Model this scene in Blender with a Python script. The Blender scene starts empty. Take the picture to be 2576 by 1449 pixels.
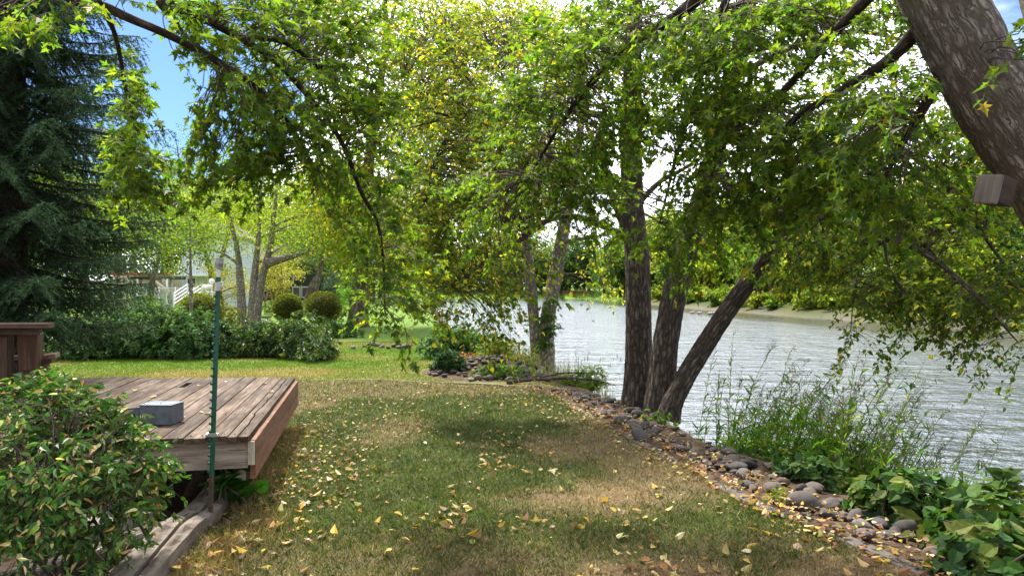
import bpy, math, random
import numpy as np
from mathutils import Vector, Matrix

random.seed(11)
RNG = np.random.default_rng(11)
F, CX, CY, EYE = 1717.0, 1288.0, 724.5, 1.6      # focal length etc. in a 2576 px wide frame
R = math.radians
PI = math.pi
WATER = -1.3
SC = bpy.context.scene
COL = SC.collection


def P(px, py, d):
    return np.array([(px - CX) / F * d, d, EYE - (py - CY) / F * d])


# ------------------------------------------------------------------ numpy value noise
def _hash(ix, iy, iz):
    n = (ix * 374761393 + iy * 668265263 + iz * 2147483647 + 1013904223) & 0xFFFFFFFF
    n = ((n ^ (n >> 13)) * 1274126177) & 0xFFFFFFFF
    n = ((n ^ (n >> 16)) * 2246822519) & 0xFFFFFFFF
    return ((n ^ (n >> 15)) & 0xFFFFFF) / float(0xFFFFFF)


def vnoise(x, y, z=0.0):
    x, y, z = np.broadcast_arrays(np.asarray(x, float), np.asarray(y, float), np.asarray(z, float))
    fx, fy, fz = np.floor(x), np.floor(y), np.floor(z)
    ix, iy, iz = fx.astype(np.int64), fy.astype(np.int64), fz.astype(np.int64)
    u, v, w = x - fx, y - fy, z - fz
    u, v, w = u * u * (3 - 2 * u), v * v * (3 - 2 * v), w * w * (3 - 2 * w)
    r = 0
    for a in (0, 1):
        for b in (0, 1):
            for c in (0, 1):
                r = r + _hash(ix + a, iy + b, iz + c) * (u if a else 1 - u) * (v if b else 1 - v) * (w if c else 1 - w)
    return r


def fbm(x, y, z=0.0, o=3):
    s, a, t = 0, 1.0, 0
    for k in range(o):
        s = s + a * vnoise(np.asarray(x) * 2 ** k + 17 * k, np.asarray(y) * 2 ** k - 9 * k, np.asarray(z) * 2 ** k)
        t += a
        a *= .5
    return s / t


def smooth(a, b, x):
    t = np.clip((x - a) / (b - a), 0, 1)
    return t * t * (3 - 2 * t)


def unit(v):
    return v / np.maximum(np.linalg.norm(v, axis=-1, keepdims=True), 1e-9)


# ------------------------------------------------------------------ objects
def empty(name, loc=(0, 0, 0), label=None, cat=None, group=None):
    o = bpy.data.objects.new(name, None)
    o.empty_display_size = .1
    o.location = loc
    COL.objects.link(o)
    return tag(o, label, cat, group)


def tag(o, label=None, cat=None, group=None, kind=None):
    if label: o['label'] = label
    if cat: o['category'] = cat
    if group: o['group'] = group
    if kind: o['kind'] = kind
    return o


def link(name, me, mat, parent=None):
    o = bpy.data.objects.new(name, me)
    if mat: me.materials.append(mat)
    COL.objects.link(o)
    if parent is not None:
        o.parent = parent
        # parents are unrotated, unscaled empties (or children of them at the origin): keep world coordinates
        p, off = parent, Vector((0, 0, 0))
        while p is not None:
            off += p.location
            p = p.parent
        o.location = -off
    return o


class MB:
    """collects shapes, builds ONE mesh; keeps local 'lc' coords (for grain / bark) and a tint"""
    def __init__(s):
        s.v, s.f, s.lc, s.t, s.sm = [], [], [], [], []
        s.n = 0

    def add(s, verts, faces, lc=None, tint=(1, 1, 1), smooth_=False):
        verts = np.asarray(verts, float)
        s.v.append(verts)
        s.lc.append(verts if lc is None else np.asarray(lc, float))
        tt = np.asarray(tint, float)
        s.t.append(np.broadcast_to(tt, (len(verts), 3)))
        n = s.n
        s.f += [tuple(i + n for i in f) for f in faces]
        s.sm += [smooth_] * len(faces)
        s.n += len(verts)

    def box(s, c, size, rot=None, tint=(1, 1, 1), bev=0.0, jig=0.0):
        """box with its grain along its longest side; bev cuts the edges"""
        sx, sy, sz = [d / 2 for d in size]
        off = RNG.uniform(-50, 50, 3)
        if bev <= 0:
            vs = np.array([[x, y, z] for x in (-sx, sx) for y in (-sy, sy) for z in (-sz, sz)])
            fs = [(0, 1, 3, 2), (4, 6, 7, 5), (0, 4, 5, 1), (2, 3, 7, 6), (0, 2, 6, 4), (1, 5, 7, 3)]
        else:
            import bmesh
            bm = bmesh.new()
            bmesh.ops.create_cube(bm, size=1)
            for v in bm.verts:
                v.co = Vector((v.co.x * 2 * sx, v.co.y * 2 * sy, v.co.z * 2 * sz))
            bmesh.ops.bevel(bm, geom=bm.edges[:], offset=bev, segments=2, affect='EDGES', profile=.6)
            bm.verts.index_update()
            vs = np.array([v.co[:] for v in bm.verts])
            fs = [tuple(v.index for v in f.verts) for f in bm.faces]
            bm.free()
        if jig:
            vs = vs + RNG.normal(0, jig, vs.shape)
        ax = int(np.argmax(size))
        lc = np.roll(vs, -ax, axis=1) + off          # x = along the grain
        w = vs
        if rot is not None:
            m = np.array(rot)
            w = vs @ m.T
        s.add(w + np.asarray(c), fs, lc, tint)
        return s

    def bar(s, a, b, w, h, up=(0, 0, 1), tint=(1, 1, 1), bev=0.0, roll=0):
        a, b = np.asarray(a, float), np.asarray(b, float)
        d = b - a
        L = np.linalg.norm(d)
        x = d / L
        u = np.asarray(up, float)
        if abs(np.dot(u, x)) > .95: u = np.array([0, 1., 0])
        y = unit(np.cross(u, x))
        z = np.cross(x, y)
        m = np.array([x, y, z]).T
        return s.box((a + b) / 2, (L, w, h), m, tint, bev)

    def tube(s, pts, rad, n=8, cap=True, tint=(1, 1, 1), disp=None, rings=0, flare=0.0):
        pts = np.asarray(pts, float)
        rad = np.asarray(rad, float) if np.ndim(rad) else np.full(len(pts), float(rad))
        if rings:
            pts, rad = resample(pts, rad, rings)
        m = len(pts)
        t = np.gradient(pts, axis=0)
        t = unit(t)
        u = np.array([0, 0, 1.]) if abs(t[0][2]) < .9 else np.array([1., 0, 0])
        us = []
        for i in range(m):
            u = u - t[i] * np.dot(u, t[i])
            u = u / max(np.linalg.norm(u), 1e-9)
            us.append(u)
        us = np.array(us)
        ws = np.cross(t, us)
        ang = np.linspace(0, 2 * PI, n, endpoint=False)
        ln = np.concatenate([[0], np.cumsum(np.linalg.norm(np.diff(pts, axis=0), axis=1))])
        off = RNG.uniform(0, 40)
        ca, sa = np.cos(ang), np.sin(ang)
        rr = rad[:, None] * np.ones(n)[None]
        lc = np.stack([rad[:, None] * ca, rad[:, None] * sa, (ln + off)[:, None] * np.ones(n)], -1)
        if disp is not None:
            rr = rr + disp(lc[..., 0], lc[..., 1], lc[..., 2], rad[:, None])
        if flare:
            k = np.exp(-ln / (rad[0] * 1.6))[:, None]
            rr = rr * (1 + flare * k * (.75 + .5 * np.sin(ang * 3 + off) ** 2)[None])
        vs = pts[:, None] + rr[..., None] * (ca[None, :, None] * us[:, None] + sa[None, :, None] * ws[:, None])
        fs = []
        for i in range(m - 1):
            for j in range(n):
                k = (j + 1) % n
                fs.append((i * n + j, i * n + k, (i + 1) * n + k, (i + 1) * n + j))
        if cap:
            fs.append(tuple(range(n - 1, -1, -1)))
            fs.append(tuple((m - 1) * n + j for j in range(n)))
        s.add(vs.reshape(-1, 3), fs, lc.reshape(-1, 3), tint, True)
        return s

    def blob(s, c, r, n=10, m=7, tint=(1, 1, 1)):
        vs, fs = [], []
        for i in range(m + 1):
            th = PI * i / m
            for j in range(n):
                ph = 2 * PI * j / n
                vs.append((math.sin(th) * math.cos(ph), math.sin(th) * math.sin(ph), math.cos(th)))
        for i in range(m):
            for j in range(n):
                k = (j + 1) % n
                fs.append((i * n + j, (i + 1) * n + j, (i + 1) * n + k, i * n + k))
        s.add(np.array(vs) * np.asarray(r) + np.asarray(c), fs, None, tint, True)
        return s

    def build(s, name, mat, parent=None):
        v = np.concatenate(s.v)
        me = bpy.data.meshes.new(name)
        me.from_pydata(v.tolist(), [], s.f)
        a = me.attributes.new('lc', 'FLOAT_VECTOR', 'POINT')
        a.data.foreach_set('vector', np.concatenate(s.lc).astype(np.float32).ravel())
        c = np.ones((len(v), 4), np.float32)
        c[:, :3] = np.concatenate(s.t)
        a = me.attributes.new('tint', 'FLOAT_COLOR', 'POINT')
        a.data.foreach_set('color', c.ravel())
        me.polygons.foreach_set('use_smooth', s.sm)
        me.update()
        return link(name, me, mat, parent)


def resample(pts, rad, n):
    """Catmull-Rom through the points"""
    pts, rad = np.asarray(pts, float), np.asarray(rad, float)
    m = len(pts)
    ts = np.linspace(0, m - 1, n)
    i = np.clip(np.floor(ts).astype(int), 0, m - 2)
    f = (ts - i)[:, None]
    g = lambda k: pts[np.clip(k, 0, m - 1)]
    p0, p1, p2, p3 = g(i - 1), g(i), g(i + 1), g(i + 2)
    q = .5 * ((2 * p1) + (-p0 + p2) * f + (2 * p0 - 5 * p1 + 4 * p2 - p3) * f ** 2 + (-p0 + 3 * p1 - 3 * p2 + p3) * f ** 3)
    return q, np.interp(ts, np.arange(m), rad)


# ------------------------------------------------------------------ leaf templates
def halves(outline, fold=.25, droop=.25):
    vs, fs = [], []
    for s in (1, -1):
        b = len(vs)
        for x, y in outline:
            vs.append((x, s * y, fold * abs(y) - droop * x * x))
        idx = list(range(b, len(vs)))
        fs.append(tuple(idx if s > 0 else idx[::-1])[::-1])
    return np.array(vs), fs


MAPLE = halves([(0, 0), (-.1, .12), (-.14, .40), (.08, .20), (.24, .38), (.42, .66), (.45, .36), (.38, .13), (.60, .27), (.68, .13), (1.02, 0)], .25, .3)
OVAL = halves([(0, 0), (.06, .22), (.24, .36), (.5, .33), (.78, .17), (1, 0)], .22, .22)
OVATE = halves([(0, 0), (.12, .17), (.32, .25), (.6, .19), (.82, .07), (1, 0)], .35, .35)
OVALS = halves([(0, 0), (.2, .3), (.6, .28), (1, 0)], .22, .2)
LANCE = halves([(0, 0), (.3, .15), (.65, .14), (1, 0)], .3, .3)
BRAMBLE = halves([(0, 0), (.02, .25), (.14, .38), (.2, .36), (.4, .42), (.45, .38), (.62, .3), (.66, .26), (1, 0)], .25, .3)
DIAM = (np.array([(0, 0, 0), (.45, .3, .08), (1, 0, -.1), (.5, -.3, .08)]), [(0, 1, 2, 3)])
BLADE = (np.array([(0, -.5, 0), (0, .5, 0), (1, 0, 0)]), [(0, 1, 2)])
NEEDLE = (np.array([(0, -.07, 0), (0, .07, 0), (1, .01, -.03), (1, -.01, -.03)]), [(0, 1, 2, 3)])


def leaf_mesh(name, pos, ax, nr, size, tint, tmpl, mat, parent=None, width=None):
    tv, tf = tmpl
    pos, ax, nr = np.asarray(pos, float), unit(np.asarray(ax, float)), np.asarray(nr, float)
    n, k = len(pos), len(tv)
    size = np.broadcast_to(np.asarray(size, float), (n,))
    wid = size if width is None else np.broadcast_to(np.asarray(width, float), (n,))
    side = unit(np.cross(nr, ax))
    nn = np.cross(ax, side)
    V = (pos[:, None] + (size[:, None] * tv[:, 0])[..., None] * ax[:, None]
         + (wid[:, None] * tv[:, 1])[..., None] * side[:, None] + (size[:, None] * tv[:, 2])[..., None] * nn[:, None])
    V = V.reshape(-1, 3).astype(np.float32)
    loops = np.concatenate([np.array(f) for f in tf])
    lt = np.array([len(f) for f in tf])
    starts = np.concatenate([[0], np.cumsum(lt)[:-1]])
    L = len(loops)
    LI = (loops[None] + (np.arange(n) * k)[:, None]).ravel().astype(np.int32)
    LS = (starts[None] + (np.arange(n) * L)[:, None]).ravel().astype(np.int32)
    me = bpy.data.meshes.new(name)
    me.vertices.add(n * k)
    me.vertices.foreach_set('co', V.ravel())
    me.loops.add(n * L)
    me.loops.foreach_set('vertex_index', LI)
    me.polygons.add(len(LS))
    me.polygons.foreach_set('loop_start', LS)
    c = np.ones((n, k, 4), np.float32)
    c[:, :, :3] = np.asarray(tint)[:, None]
    a = me.attributes.new('tint', 'FLOAT_COLOR', 'POINT')
    a.data.foreach_set('color', c.ravel())
    me.update(calc_edges=True)
    return link(name, me, mat, parent)


def palette(n, cols, w=None, jit=.18):
    cols = np.array(cols, float)
    w = np.ones(len(cols)) if w is None else np.array(w, float)
    i = RNG.choice(len(cols), n, p=w / w.sum())
    c = cols[i] * np.exp(RNG.normal(0, jit, (n, 1))) * np.exp(RNG.normal(0, jit * .35, (n, 3)))
    return np.clip(c, .003, .8)


def rdir(n, up=0.0):
    v = unit(RNG.normal(0, 1, (n, 3)))
    v[:, 2] += up
    return unit(v)


# ------------------------------------------------------------------ materials
class N:
    def __init__(s, name):
        s.m = bpy.data.materials.new(name)
        s.m.use_nodes = True
        s.t = s.m.node_tree
        s.t.nodes.clear()
        s.out = s.t.nodes.new('ShaderNodeOutputMaterial')

    def n(s, kind, **kw):
        nd = s.t.nodes.new('ShaderNode' + kind)
        for k, v in kw.items():
            if k in nd.inputs.keys() if isinstance(k, str) else False:
                s.set(nd.inputs[k], v)
            else:
                setattr(nd, k, v)
        return nd

    def set(s, inp, v):
        if hasattr(v, 'links'): s.t.links.new(v, inp)
        elif isinstance(v, bpy.types.Node): s.t.links.new(v.outputs[0], inp)
        else: inp.default_value = v

    def attr(s, name, out='Color'):
        return s.n('Attribute', attribute_name=name).outputs[out]

    def map(s, vec, scale):
        m = s.n('Mapping')
        s.t.links.new(vec, m.inputs['Vector'])
        m.inputs['Scale'].default_value = scale
        return m.outputs[0]

    def noise(s, vec, scale, detail=4, rough=.55, out='Fac'):
        m = s.n('TexNoise')
        s.t.links.new(vec, m.inputs['Vector'])
        m.inputs['Scale'].default_value = scale
        m.inputs['Detail'].default_value = detail
        m.inputs['Roughness'].default_value = rough
        return m.outputs[out]

    def vor(s, vec, scale, feature='F1', out='Distance'):
        m = s.n('TexVoronoi', feature=feature)
        s.t.links.new(vec, m.inputs['Vector'])
        m.inputs['Scale'].default_value = scale
        return m.outputs[out]

    def ramp(s, fac, stops):
        r = s.n('ValToRGB')
        s.t.links.new(fac, r.inputs[0])
        e = r.color_ramp.elements
        while len(e) < len(stops): e.new(.5)
        for el, (p, c) in zip(e, stops):
            el.position = p
            el.color = (*c, 1) if not np.isscalar(c) else (c, c, c, 1)
        return r.outputs[0]

    def mix(s, a, b, fac, mode='MIX'):
        m = s.n('Mix', data_type='RGBA', blend_type=mode)
        s.set(m.inputs[0], fac)
        for i, v in ((6, a), (7, b)):
            if isinstance(v, tuple): v = (*v, 1) if len(v) == 3 else v
            s.set(m.inputs[i], v)
        return m.outputs[2]

    def math(s, op, a, b=0.0):
        m = s.n('Math', operation=op)
        s.set(m.inputs[0], a)
        s.set(m.inputs[1], b)
        return m.outputs[0]

    def bump(s, h, strength=.5, dist=.02):
        b = s.n('Bump')
        s.t.links.new(h, b.inputs['Height'])
        b.inputs['Strength'].default_value = strength
        b.inputs['Distance'].default_value = dist
        return b.outputs[0]

    def bsdf(s, color, rough=.8, normal=None, spec=.3, metal=0.0):
        p = s.n('BsdfPrincipled')
        if isinstance(color, tuple): color = (*color[:3], 1)
        s.set(p.inputs['Base Color'], color)
        s.set(p.inputs['Roughness'], rough)
        p.inputs['Specular IOR Level'].default_value = spec
        p.inputs['Metallic'].default_value = metal
        if normal is not None: s.t.links.new(normal, p.inputs['Normal'])
        s.t.links.new(p.outputs[0], s.out.inputs[0])
        return p


def leaf_mat(name, trans=.42, rough=.5, spec=.25, gain=1.0):
    m = N(name)
    c = m.attr('tint')
    geo = m.n('NewGeometry')
    nz = m.noise(geo.outputs['Position'], 40, 2)
    col = m.mix(c, (.5, .5, .5), .25, 'OVERLAY')
    col = m.mix(c, m.mix(c, m.ramp(nz, [(.3, .7), (.7, 1.3)]), 1.0, 'MULTIPLY'), .8)
    p = m.bsdf(col, rough, None, spec)
    t = m.n('BsdfTranslucent')
    tc = m.mix(col, (1.25 * gain, 1.3 * gain, .55 * gain), 1.0, 'MULTIPLY')
    m.set(t.inputs[0], tc)
    x = m.n('MixShader')
    x.inputs[0].default_value = trans
    m.set(x.inputs[1], p.outputs[0])
    m.set(x.inputs[2], t.outputs[0])
    m.set(m.out.inputs[0], x.outputs[0])
    return m.m


def bark_mat(name, dark, mid, light, scale=9.0, stretch=.3, bump=.8, moss=None):
    m = N(name)
    lc = m.attr('lc', 'Vector')
    wob = m.noise(lc, 7.0, 4, .6, 'Color')
    lw = m.mix(lc, wob, .035, 'ADD')
    v = m.map(lw, (scale, scale, scale * stretch))
    e = m.vor(v, 1.0, 'DISTANCE_TO_EDGE')
    v2 = m.map(lw, (scale * 1.9, scale * 1.9, scale * stretch * 1.5))
    rn = m.math('ABSOLUTE', m.math('SUBTRACT', m.noise(v2, 1.0, 3, .6), .5))
    cr1 = m.ramp(e, [(0, 0.0), (.14, .45), (.34, 1.0)])
    cr2 = m.ramp(rn, [(.0, .0), (.05, .7), (.12, 1.0)])
    cr = m.math('MULTIPLY', cr1, cr2)
    fine = m.noise(lc, scale * 9, 6, .75)
    big = m.noise(lc, scale * .3, 4, .6)
    col = m.mix(mid, light, m.ramp(fine, [(.40, 0.0), (.68, 1.0)]))
    col = m.mix(col, m.ramp(big, [(.3, .6), (.7, 1.3)]), 1.0, 'MULTIPLY')
    col = m.mix(dark, col, cr)
    if moss:
        col = m.mix(col, moss, m.ramp(m.noise(lc, 5.0, 5, .7), [(.56, 0.0), (.66, .75)]))
        col = m.mix(col, (.5, .48, .42), m.ramp(m.noise(lc, 32.0, 3, .6), [(.66, 0.0), (.72, .8)]))
    h = m.mix(cr, fine, .3)
    m.bsdf(col, .9, m.bump(h, bump, .03), .15)
    return m.m


def wood_mat(name, a, b, dark, rough=.85, along=1.2, across=26.0, wear=.5, bump=.35, stain=0.0):
    """weathered timber; lc.x runs along the grain"""
    m = N(name)
    lc = m.attr('lc', 'Vector')
    g = m.noise(m.map(lc, (along, across, across)), 1.0, 6, .65)
    g2 = m.noise(m.map(lc, (along * 3.5, across * 3.2, across * 3.2)), 1.0, 4, .7)
    big = m.noise(m.map(lc, (1.5, 6, 6)), 1.0, 4, .6)
    col = m.mix(a, b, m.ramp(m.mix(g, big, .5), [(wear - .1, 0.0), (wear + .1, 1.0)]))
    col = m.mix(col, dark, m.ramp(g2, [(.30, .9), (.43, 0.0)]))
    if stain:
        col = m.mix(col, dark, m.ramp(m.noise(m.map(lc, (2.2, 9, 9)), 1.0, 6, .7), [(.52, 0.0), (.66, stain)]))
        col = m.mix(col, (.34, .27, .21), m.ramp(m.noise(m.map(lc, (7, 30, 30)), 1.0, 4, .6), [(.62, 0.0), (.7, .6)]))
    col = m.mix(col, m.attr('tint'), 1.0, 'MULTIPLY')
    m.bsdf(col, rough, m.bump(m.mix(g, g2, .5), bump, .01), .2)
    return m.m


def plain_mat(name, col, rough=.6, var=.15, scale=6.0, metal=0.0, spec=.4, bump=.1):
    m = N(name)
    tc = m.n('TexCoord').outputs['Object']
    nz = m.noise(tc, scale, 5, .65)
    c = m.mix((*col, 1), m.ramp(nz, [(.25, 1 - var), (.75, 1 + var)]), 1.0, 'MULTIPLY')
    c = m.mix(c, m.attr('tint'), 1.0, 'MULTIPLY')
    m.bsdf(c, rough, m.bump(nz, bump, .01), spec, metal)
    return m.m


M = {}
M['leaf'] = leaf_mat('leaf_near', .6, .5, .2, 1.22)
M['bramble'] = leaf_mat('leaf_bramble', .35, .6, .15)
M['leaf_far'] = leaf_mat('leaf_far', .5, .6, .2, 1.25)
M['shrub'] = leaf_mat('leaf_glossy', .3, .42, .3)
M['needle'] = leaf_mat('needle', .15, .6, .2)
M['grass'] = leaf_mat('grass', .3, .6, .15)
M['dead'] = leaf_mat('dead_leaf', .2, .6, .25)
M['bark_maple'] = bark_mat('bark_maple', (.10, .08, .064), (.34, .295, .245), (.52, .475, .41), 22, .24, 1.0, (.13, .135, .07))
M['bark_cotton'] = bark_mat('bark_cotton', (.04, .03, .024), (.20, .155, .12), (.38, .32, .26), 19, .2, 1.0)
M['bark_pale'] = bark_mat('bark_pale', (.11, .085, .068), (.42, .375, .32), (.62, .58, .52), 14, .5, .6)
M['bark_far'] = bark_mat('bark_far', (.07, .05, .035), (.2, .16, .12), (.34, .3, .24), 6, .3, .5)
M['bark_spruce'] = bark_mat('bark_spruce', (.03, .022, .018), (.08, .06, .045), (.14, .11, .08), 14, .5, .5)
M['twig'] = plain_mat('twig', (.075, .052, .038), .85, .3, 20)
M['deckwood'] = wood_mat('deckwood', (.048, .026, .013), (.20, .15, .108), (.025, .017, .013), .8, 1.6, 34, .54)
M['greywood'] = wood_mat('greywood', (.15, .1, .07), (.38, .32, .27), (.04, .03, .024), .85, 1.6, 30, .46)
M['redwood'] = wood_mat('redwood', (.16, .075, .046), (.215, .115, .075), (.06, .03, .02), .8, 1.5, 24, .5, .5, .5)
M['tablewood'] = wood_mat('tablewood', (.06, .034, .021), (.14, .1, .072), (.03, .018, .012), .85, 2, 30, .55)
M['tie'] = wood_mat('tie', (.075, .054, .04), (.22, .185, .15), (.02, .015, .012), .9, 2.5, 22, .48, .8)
M['blockwood'] = wood_mat('blockwood', (.14, .085, .05), (.27, .21, .16), (.05, .03, .02), .8, 2, 30, .5)
M['concrete'] = plain_mat('concrete', (.2, .185, .16), .9, .35, 9, 0, .2, .4)
M['edging'] = plain_mat('edging', (.15, .128, .11), .9, .4, 7, 0, .2, .5)
M['galv'] = plain_mat('galv', (.09, .105, .125), .5, .5, 16, .25, .5, .08)
M['steel'] = plain_mat('steel', (.62, .63, .64), .35, .15, 20, .8, .5, .05)
M['postgreen'] = plain_mat('postgreen', (.015, .085, .055), .45, .25, 14, 0, .4, .08)
M['rust'] = plain_mat('rust', (.085, .062, .042), .85, .5, 25, 0, .2, .3)
M['white'] = plain_mat('white', (.78, .78, .76), .5, .06, 8)
M['tape'] = plain_mat('tape', (.42, .42, .41), .55, .3, 40, 0, .3, .4)
M['globe'] = plain_mat('globe', (.85, .85, .83), .25, .03, 3)
M['glass'] = plain_mat('glass', (.03, .045, .055), .08, .1, 2, 0, .6, .0)
M['siding'] = plain_mat('siding', (.52, .56, .62), .7, .06, 3)
M['stucco'] = plain_mat('stucco', (.5, .42, .33), .85, .15, 3)
M['darkwall'] = plain_mat('darkwall', (.05, .05, .055), .8, .2, 3)
M['bluewall'] = plain_mat('bluewall', (.09, .16, .27), .6, .15, 3)
M['redtrim'] = plain_mat('redtrim', (.3, .1, .06), .6, .2, 5)
M['roofing'] = plain_mat('roofing', (.16, .14, .13), .9, .3, 9, 0, .1, .4)
M['redpaint'] = plain_mat('redpaint', (.4, .07, .05), .6, .2, 9)
M['driftwood'] = plain_mat('driftwood', (.45, .4, .34), .9, .2, 9)
M['duck'] = plain_mat('duck', (.42, .37, .31), .7, .3, 18)


def stone_mat():
    m = N('stone')
    tc = m.n('TexCoord').outputs['Object']
    rnd = m.n('ObjectInfo').outputs['Random']
    base = m.ramp(rnd, [(0, (.035, .03, .027)), (.25, (.075, .062, .053)), (.5, (.055, .051, .048)), (.7, (.105, .088, .073)), (.87, (.09, .06, .046)), (1, (.17, .155, .14))])
    nz = m.noise(tc, 9, 6, .7)
    sp = m.noise(tc, 45, 3, .7)
    c = m.mix(base, m.ramp(nz, [(.25, .55), (.75, 1.45)]), 1.0, 'MULTIPLY')
    c = m.mix(c, (.36, .33, .28), m.ramp(sp, [(.6, 0.0), (.75, .45)]))
    m.bsdf(c, .78, m.bump(m.mix(nz, sp, .4), .35, .02), .3)
    return m.m


M['stone'] = stone_mat()


def masonry_mat():
    m = N('masonry')
    tc = m.n('TexCoord').outputs['Object']
    cell = m.vor(tc, 3.2, 'F1', 'Color')
    e = m.vor(tc, 3.2, 'DISTANCE_TO_EDGE')
    c = m.mix((.3, .25, .2), cell, .25)
    c = m.mix((.5, .46, .4), c, m.ramp(e, [(0, 0.0), (.08, 1.0)]))
    m.bsdf(c, .9)
    return m.m


M['masonry'] = masonry_mat()


def water_mat():
    m = N('river_water')
    pos = m.n('NewGeometry').outputs['Position']
    a = m.noise(m.map(pos, (.7, 1.0, 1)), 2.6, 4, .6)
    b = m.noise(m.map(pos, (.6, 1.0, 1)), .9, 3, .5)
    c = m.noise(m.map(pos, (.16, .05, 1)), 1.0, 2, .5)
    h = m.math('ADD', m.math('MULTIPLY', a, .55), m.math('MULTIPLY', b, .9))
    h = m.math('ADD', h, m.math('MULTIPLY', c, 1.1))
    calm = m.n('SeparateColor')
    m.t.links.new(m.attr('tint'), calm.inputs[0])
    h = m.math('MULTIPLY', h, calm.outputs[0])
    p = m.bsdf((.012, .022, .022), .06, m.bump(h, 1.0, .32), .5)
    p.inputs['IOR'].default_value = 2.1
    return m.m


M['water'] = water_mat()


def ground_mat():
    m = N('ground')
    pos = m.n('NewGeometry').outputs['Position']
    f1 = m.noise(pos, 55, 5, .75)
    f2 = m.noise(pos, 9, 4, .6)
    c = m.mix(m.attr('tint'), m.ramp(f1, [(.25, .45), (.75, 1.6)]), 1.0, 'MULTIPLY')
    c = m.mix(c, m.ramp(f2, [(.25, .75), (.75, 1.25)]), 1.0, 'MULTIPLY')
    m.bsdf(c, .95, m.bump(f1, .8, .03), .1)
    return m.m


M['ground'] = ground_mat()

# ------------------------------------------------------------------ terrain
SH_Y = [-30, -3, 2, 5, 7, 9.5, 12, 16, 22, 32, 50, 100, 190, 400]
SH_X = [8, 7, 5.6, 4.7, 4.0, 3.3, 2.8, 2.1, 1.0, -1, -4, -11, -17, -17]
RS_Y = [-30, 20, 40, 62, 76, 86, 99, 130, 165, 190, 400]
RS_X = [46, 37, 33.5, 29.8, 27.3, 26.6, 25.0, 24, 23, 23, 23]


def shore(y): return np.interp(y, SH_Y, SH_X)
def rshore(y): return np.interp(y, RS_Y, RS_X)


def ground_z(x, y):
    x, y = np.asarray(x, float), np.asarray(y, float)
    wob = (fbm(x * .8, y * .8) - .5)
    s = x - shore(y) + wob * .5 * smooth(1, 6, np.abs(x) + 3)
    wide = np.where(y < 30, 1.6, 2.4)
    left = WATER * smooth(-wide, 0.05, s) - 1.0 * smooth(0, 3, s)
    left = left - .16 * smooth(-wide - 1.1, -wide, s)
    rise = .5 * smooth(30, 75, y) + 2.5 * smooth(80, 160, y)
    left = left + np.where(s < 0, rise * smooth(0, -8, s), 0)
    r = x - rshore(y) + wob * 2.4
    right = WATER + np.where(r > 0, .9 * smooth(0, 3, r) + .5 * smooth(3, 8, r) + 3.0 * smooth(7, 18, r) + 3 * smooth(20, 70, r), -1.0 * smooth(0, -3, r))
    e = y - 184 + wob * 4
    end = WATER + np.where(e > 0, 1.6 * smooth(0, 5, e) + 3 * smooth(5, 60, e), -1.0 * smooth(0, -4, e))
    z = np.maximum(np.maximum(left, right), end)
    land = (z > -.4) & (y < 30)
    z = z + np.where(land, (fbm(x * .9, y * .9) - .5) * .07 + (fbm(x * 5, y * 5) - .5) * .012, 0)
    z = z + .24 * np.exp(-((x + .35) / .95) ** 2 - ((y - 13.1) / .75) ** 2)
    # hollow under the deck and under the bush at its corner
    z = z - .1 * smooth(1.0, .4, np.hypot((x + 3.0) / 1.2, (y - 4.9) / .9))
    return z


EDGE = np.array([(-3.9, 12.05), (-2.6, 11.95), (-1.6, 11.75), (-.6, 11.45), (.1, 11.1), (.63, 10.5), (1.04, 8.44), (1.43, 6.77), (1.69, 5.66), (1.85, 4.81), (2.07, 4.32), (2.3, 3.75), (2.6, 3.0), (2.9, 2.0)])


def edge_x(y):
    o = np.argsort(EDGE[4:, 1])
    return np.interp(y, EDGE[4:, 1][o], EDGE[4:, 0][o])


def edge_y(x): return np.interp(x, EDGE[:6, 0], EDGE[:6, 1], left=12.05, right=10.5)


def dryness(x, y):
    """0 = green, 1 = straw"""
    n = fbm(x * .62 + 3.1, y * .62 + 8.2, 0, 3)
    d = .04 - .42 * smooth(8.8, 10.2, y) + smooth(.37, .60, n + .34 * (fbm(x * 4.5, y * 4.5, 3) - .5))
    near = smooth(4.9, 3.9, y) * .45
    patch = smooth(.9, .15, np.hypot((x - .55) / 1.2, (y - 5.1) / .6)) * .7
    patch2 = smooth(.8, .2, np.hypot((x + 1.3) / .7, (y - 7.6) / 1.6)) * .5
    return np.clip(d * .75 + near + patch + patch2, 0, 1)


C_GREEN, C_STRAW, C_SOIL = np.array([.046, .072, .016]), np.array([.22, .155, .085]), np.array([.075, .052, .036])
C_FAR, C_FARDRY = np.array([.10, .17, .024]), np.array([.22, .19, .075])


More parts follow.
